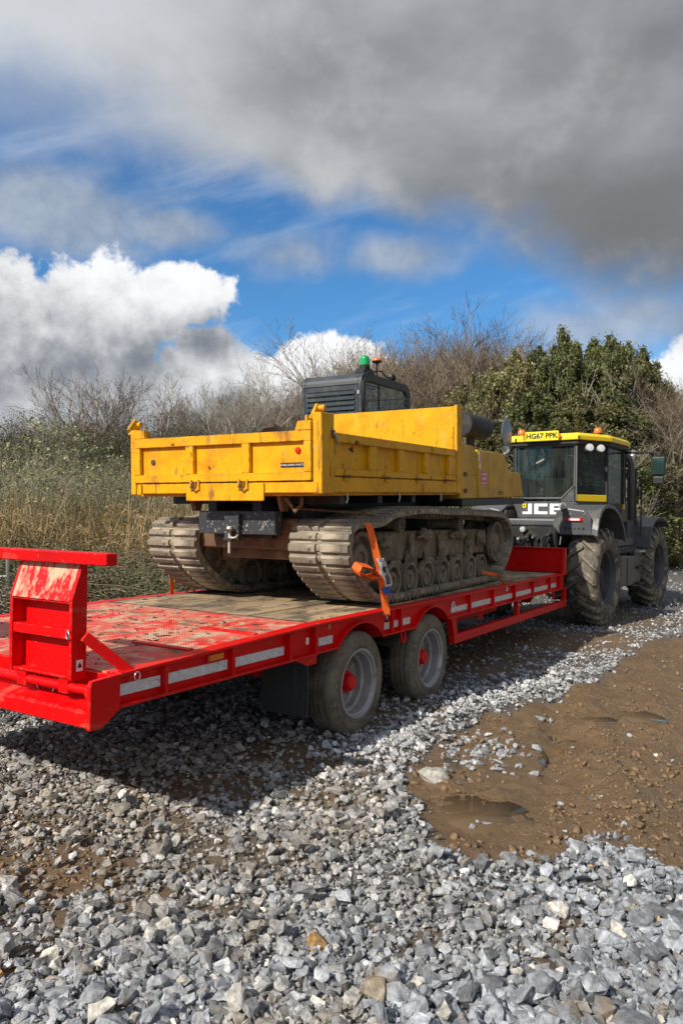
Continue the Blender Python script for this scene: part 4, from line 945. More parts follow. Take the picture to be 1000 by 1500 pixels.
MB().lathe([(.001, .71), (.022, .705), (.030, .685), (.022, .665), (.012, .66), (.012, .60), (.020, .595), (.020, .585), (.012, .58), (.012, .47), (.001, .46)], (-.065, 1.11, 0), 'z', 14).build('hitch_pin', 'pale_metal', hp, smooth=40)
MB().tube([(-.065, 1.11, .62), (-.08, 1.07, .60), (-.075, 1.03, .61), (-.04, 1.035, .63)], .012, 6).build('pin_clip', 'pale_metal', hp, smooth=True)
# under-bed gear
for t in (.86, 1.36): MB(XB).box(.1, 3.1, t, t + .10, .80, .94).build('subframe_rail', 'black', DP, bevel=.006)
MB(XB).tube([(1.2, 1.13, .72), (2.6, 1.13, .92)], [.08, .08], 14).build('tipping_ram', 'dark_steel', DP, smooth=40)
for s in (.35, 1.1, 1.9, 2.7): MB(XB).box(s, s + .09, .2, 2.1, .90, .972).build('bed_bearer', 'black', DP)
MB(XB).prism([(0.02, .972), (.18, .972), (.14, .84), (.07, .84)], .60, .64).build('tip_hinge', 'rust', DP); MB(XB).prism([(0.02, .972), (.18, .972), (.14, .84), (.07, .84)], 1.58, 1.62).build('tip_hinge', 'rust', DP)
MB(XB).tube([(-.02, .52, .96), (.05, .50, .88), (.02, .46, .84), (.09, .43, .90), (.07, .42, .97)], .018, 7).build('hook_bracket', 'rust', DP, smooth=True)
MB().box(.5, 3.6, .64, .72, .78, .96).box(.5, 3.6, 1.56, 1.64, .78, .96).build('deck_support', 'black', DP)
MB().tube([(.16, .55, .87), (.55, .20, .84), (1.05, .06, .80)], .010, 6).build('guide_rope', 'rust', DP)
# --- dump bed
FL = MB(XB).box(-.075, 3.10, .14, 2.12, .975, 1.085).build('bed_floor', 'yellow', DP, bevel=.004)
SL = MB(XB).box(-.135, -.077, .135, 2.10, 1.0, 1.092).build('rear_sill', 'yellow', DP, bevel=.004)
MB(XB).box(-.150, -.1355, .655, 1.505, .935, 1.088).build('drop_plate', 'yellow', SL, bevel=.003)
MB(XB).box(-.150, -.1355, 2.045, 2.10, .99, 1.088).build('end_plate', 'yellow', SL, bevel=.003)
# tailgate: plate, frame members, ears
tgx0, tgx1 = -.150, -.098
TG = MB(XB).box(-.112, -.095, .19, 2.128, 1.104, 1.50).build('tailgate', 'yellow', DP)
MB(XB).box(tgx0, -.113, .188, 2.130, 1.100, 1.172).build('bottom_rail', 'yellow', TG, bevel=.004)
MB(XB).box(tgx0, -.113, .188, 2.130, 1.425, 1.512).build('top_rail', 'yellow', TG, bevel=.004)
for a, b in ((.188, .258), (.802, .885), (1.418, 1.508), (2.058, 2.130)): MB(XB).box(tgx0 - .001, -.113, a, b, 1.1725, 1.4245).build('stile', 'yellow', TG, bevel=.004)
MB(XB).prism([(.188, 1.5125), (.345, 1.5125), (.318, 1.59), (.188, 1.59)], -.148, -.10, 's').build('ear', 'yellow', TG, bevel=.004)
MB(XB).prism([(2.128, 1.5125), (2.0, 1.5125), (2.012, 1.595), (2.128, 1.595)], -.148, -.10, 's').build('ear', 'yellow', TG, bevel=.004)
for t in (.868, 1.398):
    hg = MB(XB).box(-.166, -.1515, t - .055, t - .035, 1.03, 1.12).box(-.166, -.1515, t + .03, t + .05, 1.03, 1.12).build('hinge', 'yellow', TG, bevel=.002)
    MB(XB).tube([(-.17, t + .02, 1.10), (-.178, t + .028, 1.055), (-.178, t, 1.03), (-.178, t - .022, 1.05), (-.17, t - .02, 1.10)], .010, 6).build('hinge_link', 'rust', hg, smooth=True)
MB(XB).lathe([(.001, -.132), (.022, -.13), (.027, -.122), (.027, -.1125)], (0, .332, 1.352), 's', 18).build('reflector', 'red_lens', TG, smooth=40)
MB(XB).lathe([(.001, -.122), (.024, -.122), (.026, -.1125)], (0, 1.926, 1.292), 's', 18).build('lamp_hole', 'rust', TG)
MB(XB).box(-.1160, -.1125, .262, .505, 1.213, 1.252).build('capacity_plate', 'ink', TG)
text_mesh('capacity_text', 'DOUBLE LOADING CAPACITY 40', .021, XB @ face_rear(-.1172, .384, 1.2325), 'white', TG, extrude=.0004, sx=.80)
# corner posts
for t0, t1 in ((.095, .184), (2.134, 2.20)):
    cp = MB(XB).box(-.128, .075, t0, t1, .99, 1.655 if t0 < 1 else 1.60).build('corner_post', 'yellow', DP, bevel=.006)
    tm = (t0 + t1) / 2
    MB(XB).prism([(-.13, 1.60), (.02, 1.60), (.03, 1.70), (.0, 1.735), (-.04, 1.735), (-.10, 1.66)] if t0 < 1 else [(-.13, 1.56), (.0, 1.6005), (.01, 1.66), (-.02, 1.69), (-.05, 1.68), (-.10, 1.61)], t1 + .001, t1 + .030).build('pivot_bracket', 'yellow', cp, bevel=.004)
    MB(XB).lathe([(.001, t1 + .032), (.025, t1 + .032), (.025, t0 + .03), (.001, t0 + .03)], (-.02, 0, 1.70 if t0 < 1 else 1.66), 't', 14).build('pivot_pin', 'yellow', cp, smooth=40)
    MB(XB).tube([(-.135, t1 + .02, 1.60), (-.04, t1 + .02, 1.71)], .014, 6).build('latch_bar', 'yellow', cp)
# side gates (near and far)
def side_gate(t0, sg):
    T2 = lambda a, b: sorted((t0 + sg * a, t0 + sg * b))
    a0, a1 = T2(.045, .06)
    G = MB(XB).box(.095, 2.965, a0, a1, 1.145, 1.50).build('side_gate', 'yellow', DP)
    b0, b1 = T2(.0, .0445)
    MB(XB).box(.09, 2.97, b0, b1, 1.142, 1.205).build('bottom_rail', 'yellow', G, bevel=.005)
    MB(XB).box(.09, 2.97, b0, b1, 1.425, 1.505).build('top_rail', 'yellow', G, bevel=.005)
    for x0, x1 in ((.09, .18), (.745, .90), (1.375, 1.515), (2.03, 2.14), (2.72, 2.97)): MB(XB).box(x0, x1, *T2(.003, .0445), 1.2055, 1.4245).build('stile', 'yellow', G, bevel=.005)
    MB(XB).box(.078, 3.05, *T2(.004, .10), 1.0, 1.135).build('bed_side_sill', 'yellow', DP, bevel=.006)
    for s in (.28, 1.08, 1.82, 2.62):
        h = MB(XB).box(s - .035, s + .035, *T2(-.012, -.001), 1.10, 1.20).build('gate_hinge', 'yellow', G, bevel=.004)
        MB(XB).tube([(s - .05, t0 - sg * .012, 1.14), (s + .05, t0 - sg * .012, 1.14)], .013, 8).build('hinge_pin', 'rust', h, smooth=40)
    for s in (.31, 1.38, 2.48): MB(XB).tube([(s, t0 + sg * .01, 1.0), (s + .01, t0 + sg * .005, .95), (s - .015, t0 + sg * .005, .91)], .008, 6).build('cover_hook', 'pale_metal', DP, smooth=True)
    MB(XB).tube([(.055, t0 - sg * .01, 1.50), (.075, t0 - sg * .02, 1.48), (.11, t0 - sg * .02, 1.40)], .011, 6).build('latch_handle', 'pale_metal', G, smooth=True)
    MB(XB).box(.02, .08, *T2(-.014, -.001), 1.45, 1.52).build('latch_block', 'rust', G, bevel=.004)
side_gate(.10, 1); side_gate(2.195, -1)
HB = MB(XB).box(3.085, 3.12, .14, 2.16, 1.0, 2.03).build('bed_headboard', 'yellow', DP, bevel=.004)
for t in (.4, .9, 1.4, 1.9): MB(XB).box(3.122, 3.16, t - .03, t + .03, 1.0, 2.0).build('headboard_rib', 'yellow', HB)
for t0, t1 in ((.095, .139), (2.161, 2.20)): MB(XB).box(2.98, 3.13, t0, t1, .99, 2.03 if 0 else 2.032).build('front_post', 'yellow', HB, bevel=.004)
MB(XB).box(2.975, 3.083, .142, .24, 1.0, 1.78).build('post_cheek', 'yellow', HB, bevel=.004)
# --- engine house at the right front
HX = .10
hood = MB(XB).prism([(3.80, .925), (5.83, .94), (5.66, 1.30), (5.10, 1.295), (4.93, 1.50), (4.88, 1.55), (3.72, 1.545)], HX, 1.30).build('engine_hood', 'yellow_hood', DP, bevel=.02, seg=2)
MB(XB).prism([(3.17, .925), (3.792, .925), (3.712, 1.545), (3.64, 1.585), (3.17, 1.60)], HX + .025, 1.30).build('hood_rear_panel', 'yellow_hood', hood, bevel=.012)
MB(XB).box(3.17, 3.62, .30, 1.30, 1.605, 1.66).build('radiator_cap_panel', 'yellow_hood', hood, bevel=.02)
MB(XB).box(3.15, 5.86, HX - .004, 2.3, .835, .922).build('house_floor', 'black', DP, bevel=.006)
MB(XB).tube([(3.62, HX + .012, 1.46), (3.62, HX - .015, 1.44), (3.62, HX - .015, 1.24), (3.62, HX + .012, 1.22)], .010, 6).build('door_handle', 'yellow_hood', hood, smooth=True)
for z in (1.0, 1.2): MB(XB).box(3.28, 3.36, HX + .008, HX + .024, z, z + .05).build('hood_hinge', 'rust', hood)
MB(XB).box(4.16, 4.166, HX - .002, HX - .0005, .95, 1.53).build('panel_seam', 'rust', hood)
dc = MB(XB).box(3.84, 4.10, HX - .003, HX - .0005, 1.10, 1.27).build('faded_decal', 'pink_print', hood)
MB(XB).box(3.87, 4.07, HX - .005, HX - .0035, 1.225, 1.25).box(3.90, 4.04, HX - .005, HX - .0035, 1.165, 1.20).box(3.86, 4.08, HX - .005, HX - .0035, 1.115, 1.13).build('decal_print', mat('decal_pale', (.72, .55, .5), .5), dc)
MB(XB).box(3.745, 3.80, HX - .003, HX - .0005, 1.40, 1.52).box(3.77, 3.83, HX - .003, HX - .0005, 1.30, 1.38).build('paper_label', 'white', hood)
text_mesh('red_lettering', 'MST', .085, XB @ face_right(4.36, HX - .001, .995), 'pink_print', hood, extrude=.0005, sx=1.2)
text_mesh('black_lettering', 'M003', .085, XB @ face_right(4.68, HX - .001, .995), 'ink', hood, extrude=.0005, sx=1.2)
MB(XB).tube([(5.16, .20, 1.30), (5.25, .20, 1.33), (5.52, .20, 1.33), (5.60, .20, 1.30)], .014, 8).build('hood_grab_rail', 'pale_metal', hood, smooth=True)
# exhaust silencer lying along the house, with a rusty stub
si = MB(XB).lathe([(.001, 3.95), (.15, 3.95), (.165, 4.0), (.165, 4.60), (.172, 4.605), (.172, 4.66), (.165, 4.665), (.165, 4.80), (.150, 4.80), (.145, 4.72), (.001, 4.70)], (0, .40, 1.90), 's', 28).build('silencer', 'tblack', DP, smooth=35)
MB(XB).tube([(4.70, .40, 1.86), (4.92, .38, 1.90), (5.0, .37, 1.93)], [.062, .06, .055], 14).build('exhaust_stub', 'rust', si, smooth=40)
MB(XB).tube([(4.97, .37, 1.92), (5.1, .35, 1.98), (5.20, .31, 2.0)], [.066, .058, .03], 12).build('stub_hose', 'tblack', si, smooth=40)
MB(XB).tube([(4.3, .40, 1.55), (4.3, .40, 1.78)], .06, 12).build('silencer_pipe', 'dark_steel', si)
mi = MB(XB).lathe([(.001, .045), (.10, .043), (.19, .030), (.235, .0), (.225, -.012), (.001, -.014)], (5.30, .20, 1.86), 't', 28).build('rear_mirror', mat('mirror_back', (.09, .125, .155), .25, coat=.4), DP, smooth=40)
MB(XB).tube([(4.98, .20, 1.50), (5.05, .20, 1.66), (5.27, .20, 1.72), (5.30, .20, 1.80)], .012, 7).build('mirror_arm', 'tblack', mi, smooth=True)
MB(XB).lathe([(.001, .0), (.045, .0), (.05, .03), (.03, .06), (.001, .065)], (5.02, .16, 1.62), 's', 16).build('hood_lamp', 'lamp', hood, smooth=40)
# --- cab at the left front
CX0, CX1, CT0, CT1, CZ0, CZ1 = 3.30, 4.86, 1.525, 2.45, .92, 2.60
def rrect(a0, a1, b0, b1, r, top_only=True, n=6):
    pts = [(a0, b0), (a1, b0)]
    for cx, cz, g0 in ((a1 - r, b1 - r, 0), (a0 + r, b1 - r, 90)):
        pts += [(cx + r * math.cos(R(g0 + 90 * i / n)), cz + r * math.sin(R(g0 + 90 * i / n))) for i in range(n + 1)]
    return pts
def frame_prism(mb, outer, inner, a0, a1, axis):
    """ring between two outlines with the same number of points"""
    def P(p, a): return (p[0], a, p[1]) if axis == 't' else (a, p[0], p[1])
    n = len(outer); o = len(mb.v)
    for a in (a0, a1):
        mb.v += [P(p, a) for p in outer] + [P(p, a) for p in inner]
    for i in range(n):
        j = (i + 1) % n
        mb.f += [(o + i, o + j, o + n + j, o + n + i), (o + 2 * n + i, o + 2 * n + j, o + 3 * n + j, o + 3 * n + i), (o + i, o + j, o + 2 * n + j, o + 2 * n + i), (o + n + i, o + n + j, o + 3 * n + j, o + 3 * n + i)]
    return mb
CAB = MB(XB).box(CX0, CX1, CT0, CT1, .922, 1.45).build('cab', 'cab', DP, bevel=.03, seg=2)
out = rrect(CX0, CX1, 1.45, CZ1, .16); inn_ = rrect(CX0 + .13, CX1 - .10, 1.52, CZ1 - .11, .10)
for t in (CT0, CT1 - .06): frame_prism(MB(XB), out, inn_, t, t + .06, 't').build('side_frame', 'cab', CAB, bevel=.012, seg=2)
roof = MB(XB)
rp = rrect(CX0 + .004, CX1 - .004, 1.455, CZ1 - .004, .156)[2:]
rear_arc, front_arc = rp[7:][::-1], rp[:7][::-1]; split = (CX0 + .55, CZ1 - .004)
roof.strip(rear_arc + [split], CT0 + .06, CT1 - .06, -.035).build('roof', 'cab', CAB, smooth=50)
MB(XB).strip([(split[0] + .004, split[1])] + front_arc + [(CX1 - .004, 2.40)], CT0 + .062, CT1 - .062, -.008).build('roof_window', 'glass_mesh', CAB, smooth=50)
for q in np.arange(CX0 + .62, CX1 - .12, .085): MB(XB).box(q, q + .016, CT0 + .062, CT1 - .062, CZ1 - .032, CZ1 - .018).build('roof_guard_bar', 'cab', CAB)
for q in np.arange(CT0 + .12, CT1 - .08, .13): MB(XB).box(CX0 + .56, CX1 - .14, q, q + .014, CZ1 - .047, CZ1 - .033).build('roof_guard_bar', 'cab', CAB)
MB(XB).box(CX0 + .55, CX0 + .575, CT0 + .022, CT0 + .038, 1.52, CZ1 - .11).build('window_bar', 'tblack', CAB)
for t in (CT0 + .026, CT1 - .034): MB(XB).prism(rrect(CX0 + .125, CX1 - .095, 1.515, CZ1 - .105, .10), t, t + .005).build('side_window', 'glass_mesh', CAB)
MB(XB).box(CX1 - .035, CX1 - .03, CT0 + .07, CT1 - .07, 1.5, 2.39).build('front_window', 'glass_mesh', CAB)
rf = frame_prism(MB(XB), [(CT0 + .061, 1.45), (CT1 - .061, 1.45), (CT1 - .061, CZ1 - .17), (CT0 + .061, CZ1 - .17)], [(CT0 + .12, 1.52), (CT1 - .10, 1.52), (CT1 - .10, CZ1 - .24), (CT0 + .12, CZ1 - .24)], CX0 + .005, CX0 + .04, 's').build('rear_frame', 'cab', CAB, bevel=.006)
MB(XB).box(CX0 + .05, CX0 + .055, CT0 + .10, CT1 - .08, 1.5, CZ1 - .2).build('rear_window', 'glass_dark', CAB)
for z in np.arange(1.56, 2.34, .068): MB(XB).prism([(CX0 - .012, z), (CX0 + .012, z + .012), (CX0 + .012, z + .05), (CX0 - .012, z + .038)], CT0 + .10, CT1 - .09).build('louvre', 'cab', CAB)
for t in (CT0 + .26, CT0 + .41, CT0 + .60): MB(XB).box(CX0 + .012, CX0 + .024, t, t + .035, 1.50, 2.38).build('guard_upright', 'cab', CAB)
for i, z in enumerate(np.arange(2.20, 2.42, .05)): MB(XB).box(CX1 - .06, CX1 - .05, CT0 + .07, CT1 - .07, z, z + .012).build('front_guard_bar', 'cab', CAB)
for t in np.arange(CT0 + .1, CT1 - .08, .10): MB(XB).box(CX1 - .062, CX1 - .05, t, t + .012, 2.18, 2.44).build('front_guard_bar', 'cab', CAB)
MB(XB).tube([(CX0 + .02, CT0 - .01, 1.9), (CX0 + .02, CT0 - .012, 2.45), (CX0 + .16, CT0 - .008, 2.60), (CX0 + .35, CT0 + .02, 2.63)], .012, 6).build('cable', 'tblack', CAB, smooth=True)
for z in (2.30, 1.9): MB(XB).box(CX0 - .016, CX0 + .01, CT0 + .03, CT0 + .055, z, z + .05).build('guard_clip', 'zinc', CAB)
MB(XB).box(CX0 + .5, CX0 + .65, CT0 + .25, CT0 + .65, 1.45, 2.2).box(CX0 + .5, CX0 + 1.0, CT0 + .25, CT0 + .65, 1.45, 1.6).build('seat', 'tblack', CAB, bevel=.04, seg=2)
# beacons
bb = MB(XB).prism([(3.46, 2.60), (3.86, 2.60), (3.74, 2.685), (3.54, 2.685)], CT0 + .06, CT0 + .20).build('beacon_bracket', 'tblack', CAB, bevel=.01)
gb = MB(XB).lathe([(.001, 2.86), (.045, 2.855), (.062, 2.835), (.066, 2.80), (.07, 2.73), (.07, 2.725)], (3.62, CT0 + .12, 0), 'z', 20).build('green_beacon', 'green_lens', CAB, smooth=50)
MB(XB).lathe([(.073, 2.728), (.073, 2.686), (.001, 2.686)], (3.62, CT0 + .12, 0), 'z', 20).build('beacon_base', 'tblack', gb)
ab = MB(XB).lathe([(.001, 2.885), (.035, 2.88), (.06, 2.855), (.063, 2.835), (.045, 2.83)], (3.95, CT0 + .10, 0), 'z', 20).build('amber_beacon', 'amber', CAB, smooth=50)
MB(XB).lathe([(.07, 2.832), (.06, 2.81), (.016, 2.80), (.016, 2.62)], (3.95, CT0 + .10, 0), 'z', 14).build('beacon_stem', 'tblack', ab)
MB(XB).lathe([(.001, 0), (.055, .0), (.06, -.05), (.04, -.10), (.001, -.11)], (4.42, CT0 + .08, 2.66), 's', 16).build('work_lamp', 'tblack', CAB, smooth=40)
MB(XB).tube([(3.8, CT0 + .12, 2.66), (4.0, CT0 + .06, 2.70), (4.2, CT0 + .08, 2.64), (4.40, CT0 + .08, 2.66)], .010, 6).build('lamp_cable', 'tblack', CAB, smooth=True)
# rock load in the bed
for i, (s, t, z, r) in enumerate(((.80, 1.26, 1.50, .27), (.92, 1.00, 1.46, .22))):
    V, F = STONES[5 + i]; me = np_mesh('boulder', V, [F], mat('red_brown_rock', (.125, .075, .055), .85, var=.3, var_scale=3, bump=.6, bump_scale=9))
    o = link('boulder', me); p = MW_B @ Vector((s, t, z)); o.location = p; o.scale = (r * 1.9, r * 1.9, r * 2.9); o.rotation_euler = (.2, .25, 1 + i)
    tag(o, ['larger red brown rock showing above the yellow tailgate', 'smaller red brown rock right of the larger one in the dump bed'][i], 'rock')
mb = MB(XB).hexa([(s, t, 1.088 + (dz if dz else 0)) for s in (0.0, 3.05) for t in (.18, 2.1) for dz in (0, .22)]); so = mb.build('soil_load', 'mud'); so.matrix_world = MW_D
tag(so, 'brown soil spread on the floor of the dump bed', 'soil')
# ------------------------------------------------------------------ the tractor (own frame; near wheels' outer faces at t = 0)
MW_K = frame((4.39, 12.10, -.11), 36.5, -1.0)
TK = thing('tractor', 'dark grey tractor with yellow roof hitched in front of the red trailer', 'tractor', MW_K)
TC = 1.17; WR = .80; WB = 3.38; WT = .54
def tractor_wheel(par):
    prof = [(.44, .07), (.47, .045), (.52, .02), (.62, .012), (.68, .035), (.725, .07), (.748, .13), (.755, .27), (.748, .41), (.725, .47), (.68, .505), (.62, .528), (.52, .52), (.47, .495), (.44, .47)]
    MB().lathe(prof, n=64).build('tyre', 'rubber_mud', par, smooth=60)
    lug = MB()
    N = 19
    for k in range(N):
        for side in (0, 1):
            a0 = 2 * math.pi * (k + .5 * side) / N
            pts = []
            # bar runs from the middle of the tread out over the shoulder, swept back
            for (y, da, ri, ro, hw) in ((.29, .0, .745, .805, .030), (.20, .10, .745, .806, .031), (.10, .20, .735, .800, .034), (.045, .265, .700, .770, .036), (.020, .30, .655, .705, .034)):
                yy = y if not side else .54 - y
                for r_, w_ in ((ri, hw * 1.15), (ro, hw * .8)):
                    for sg in (-1, 1):
                        a = a0 + da + sg * w_ / .78
                        pts.append((r_ * math.cos(a), yy, r_ * math.sin(a)))
            o = []
            for i in range(4):
                b = i * 4; o += [(b, b + 1, b + 5, b + 4), (b + 2, b + 6, b + 7, b + 3), (b, b + 4, b + 6, b + 2), (b + 1, b + 3, b + 7, b + 5)]
            o += [(0, 2, 3, 1), (16, 17, 19, 18)]
            yield_mb = MB().add(pts, o)
            if side not in LUGM: me = yield_mb.mesh('tread_lug'); me.materials.append(MT['rubber_mud']); LUGM[side] = (me, a0)
            me, ab = LUGM[side]
            ob = bpy.data.objects.new('tread_lug', me); col.objects.link(ob); ob.parent = par; ob.rotation_euler = (0, -(a0 - ab), 0)
    rim = [(.455, .062), (.462, .05), (.448, .045), (.435, .06), (.425, .10), (.40, .12), (.39, .17), (.385, .22), (.36, .23), (.355, .28), (.30, .30), (.16, .30), (.15, .26), (.001, .26)]
    MB().lathe(rim, n=48).build('rim', 'rim_grey', par, smooth=35)
    MB().lathe([(.14, .262), (.13, .17), (.10, .15), (.001, .15)], n=24).build('hub', 'dark_steel', par, smooth=35)
    for k in range(10):
        a = 2 * math.pi * k / 10; MB().lathe([(.001, .26), (.018, .26), (.018, .30)], (.22 * math.cos(a), 0, .22 * math.sin(a)), n=8).build('wheel_nut', 'dark_steel', par)
LUGM = {}
MT['rim_grey'] = mat('rim_grey', (.055, .060, .070), .45, layers=[((.12, .10, .08), 6, .5, .75, .9)])
w0_ = bpy.data.objects.new('wheel', None); col.objects.link(w0_); w0_.parent = TK; tractor_wheel(w0_)
k = 0
for s in (0.02, WB):
    for side in (0, 1):
        o = w0_ if k == 0 else copy_tree(w0_, TK); k += 1
        o.location = (s, 0 if not side else 2 * TC, WR - .02); o.rotation_euler = (0, .35 * k, math.pi * side)
# axles, frame, tank
for s in (.02, WB): MB().tube([(s, .35, .78), (s, 2 * TC - .35, .78)], .13, 16).build('axle', 'tblack', TK, smooth=40)
MB().box(-.45, 4.3, TC - .32, TC + .32, .62, 1.20).build('frame', 'tblack', TK, bevel=.02)
MB().box(1.0, 2.35, TC - .75, TC + .75, .60, 1.35).build('gearbox_guard', 'tblack', TK, bevel=.03)
tank = MB().prism([(1.02, .52), (1.80, .50), (1.95, .56), (1.95, 1.04), (1.02, 1.08)], .12, .52).build('fuel_tank', 'tgrey', TK, bevel=.03, seg=2)
MB().box(1.40, 1.416, .112, .119, .55, 1.02).build('tank_seam', 'tblack', tank)
stp = MB().box(1.98, 2.36, .14, .19, .46, 1.16).build('step_frame', 'tgrey', TK, bevel=.01)
for z in (.50, .80, 1.10): MB().box(1.99, 2.40, .06, .45, z, z + .035).build('step', 'zinc' if z > 1 else 'tblack', stp)
MB().box(1.0, 2.2, .16, .55, 1.10, 1.22).build('battery_box', 'tblack', TK, bevel=.02)
MB().box(1.1, 2.1, .2, .5, 1.222, 1.36).build('step_plate', 'tgrey', TK, bevel=.02)
# rear fenders
def fender(side):
    T2 = (lambda a: a) if not side else (lambda a: 2 * TC - a)
    arc_ = [(-.60, 1.47), (-.585, 1.56), (-.52, 1.72), (-.40, 1.84), (-.22, 1.915), (0, 1.93), (.25, 1.90), (.48, 1.82), (.68, 1.68), (.82, 1.52), (.90, 1.36)]
    a, b = sorted((T2(.03), T2(.62)))
    f = MB().strip(arc_, a, b, .03).build('rear_fender', 'tgrey', TK, smooth=40)
    lip = MB(); a, b = sorted((T2(.012), T2(.055))); lip.strip([(p[0] * 1.0, p[1] - .02) for p in arc_], a, b, .055); lip.build('fender_lip', 'tgrey', f, smooth=40)
    # rear light panel
    a, b = (.10, .66)
    pn = [(T2(.10), 1.465), (T2(.62), 1.465), (T2(.74), 1.60), (T2(.68), 1.86), (T2(.50), 1.90), (T2(.22), 1.86), (T2(.12), 1.74)]
    p = MB().prism(pn, -.64, -.57, 's').build('light_panel', 'tgrey', f, bevel=.02, seg=2)
    a, b = sorted((T2(.25), T2(.51))); lamp = MB().box(-.668, -.641, a, b, 1.685, 1.745).build('tail_lamp', 'red_lens', f, bevel=.006)
    a, b = sorted((T2(.29), T2(.47))); MB().box(-.672, -.6685, a, b, 1.70, 1.73).build('lamp_strip', 'white', lamp)
    for q in (.24, .31, .38, .46, .53): MB().lathe([(.001, -.652), (.016, -.652), (.018, -.641)], (0, T2(q), 1.575), 's', 10).build('socket', 'tblack', f, smooth=40)
    for q in (.22, .45): MB().lathe([(.001, -.652), (.013, -.652), (.014, -.641)], (0, T2(q), 1.80), 's', 10).build('bolt', 'zinc', f, smooth=40)
    MB().prism([(-.55, 1.30), (.1, 1.30), (.3, 1.88), (-.35, 1.86)], *sorted((T2(.64), T2(.66)))).build('inner_panel', 'tblack', f)
    return f
fender(0); fender(1)
# round work lamp on the right fender's inner corner
wl = MB().lathe([(.001, -.715), (.052, -.71), (.06, -.69), (.055, -.64), (.03, -.62)], (0, .565, 1.93), 's', 20).build('fender_lamp', 'lamp', TK, smooth=40)
MB().tube([(-.64, .565, 1.93), (-.62, .63, 2.02), (-.56, .62, 1.88)], .010, 6).build('lamp_cable', 'tblack', wl, smooth=True)
# front fenders and bonnet
for side in (0, 1):
    T2 = (lambda a: a) if not side else (lambda a: 2 * TC - a)
    arc_ = [(2.58, 1.18), (2.62, 1.36), (2.76, 1.55), (2.98, 1.68), (3.26, 1.735), (3.60, 1.73), (3.9, 1.66), (4.1, 1.55)]
    a, b = sorted((T2(.02), T2(.58))); f = MB().strip(arc_, a, b, .03).build('front_fender', 'tgrey', TK, smooth=40, bevel=0)
MB().prism([(2.35, 1.20), (4.75, 1.15), (4.85, 1.45), (4.6, 1.72), (2.35, 1.80)], TC - .48, TC + .48).build('bonnet', 'tgrey', TK, bevel=.06, seg=3)
MB().box(2.2, 2.9, .30, TC - .49, 1.25, 1.72).build('side_cowl', 'tgrey', TK, bevel=.05, seg=3)
# cab: plan outline (s,t), right side then mirrored
q0, q1, q2 = (.12, .60), (.80, .32), (1.80, .32)
cab = MB().prism([(.10, .60), (.10, 1.74), (.78, 2.02), (2.15, 2.02), (2.15, .32), (.78, .32)], 1.66, 2.02, 'z').build('cab', 'tgrey', TK, bevel=.02, seg=2)
MB().prism([(-.50, .74), (-.50, 1.60), (.10, 1.72), (.10, .62)], 1.60, 1.72, 'z').build('rear_shelf', 'tgrey', cab, bevel=.03, seg=2)
rw0, rw1 = 2.02, 2.98
def panel(mb, a, b, z0, z1, th):
    """upright panel between plan points a and b"""
    a, b = Vector((a[0], a[1], 0)), Vector((b[0], b[1], 0)); d = (b - a).normalized(); n_ = Vector((d.y, -d.x, 0)) * th
    return mb.hexa([tuple(p + n_ * k + Vector((0, 0, z))) for p in (a, b) for k in (0, 1) for z in (z0, z1)])
P = [(.12, .62), (.12, 1.72), (.80, 2.02), (1.78, 2.02), (2.12, 1.95), (2.12, .39), (1.78, .32), (.80, .32)]
names = {0: 'rear_window', 1: 'quarter_window', 2: 'door_window', 3: 'front_quarter', 4: 'windscreen', 5: 'front_quarter', 6: 'door_window', 7: 'quarter_window'}
for i in range(8):
    a, b = P[i], P[(i + 1) % 8]
    if i == 0: continue
    zlo = 2.12 if i in (1, 7) else (1.75 if i in (2, 6) else 1.9)
    panel(MB(), a, b, zlo, rw1, .008).build(names[i], 'glass_dark' if i in (1, 7) else 'glass', cab)
# rear window with its clipped lower right corner and rubber edge
rwp = [(.86, 2.075), (1.70, 2.075), (1.70, rw1), (.64, rw1), (.64, 2.30)]
MB().prism(rwp, .118, .126, 's').build('rear_window', 'glass', cab)
MT['seal'] = mat('grey_seal', (.16, .155, .145), .6, var=.2)
edge = [(.098, t, z) for t, z in rwp] + [(.098, *rwp[0])]
MB().tube(edge, .014, 6).build('window_seal', 'seal', cab)
MB().prism([(.60, 2.021), (.90, 2.021), (.62, 2.33), (.60, 2.33)], .105, .135, 's').build('corner_panel', 'tgrey', cab)
for p in P: MB().box(p[0] - .03, p[0] + .03, p[1] - .03, p[1] + .03, 2.0, 3.0).build('pillar', 'tblack', cab, bevel=.01)
MB().tube([(.075, .60, 2.03), (.075, .60, 2.96)], .012, 6).build('pillar_edge', 'seal', cab)
# yellow band below the right quarter window
yb = panel(MB(), (.77, .305), (.09, .585), 2.02, 2.135, .03).build('yellow_band', 'tyellow', cab, bevel=.006)
yb2 = panel(MB(), (.09, 1.755), (.77, 2.035), 2.02, 2.135, .03).build('yellow_band', 'tyellow', cab, bevel=.006)
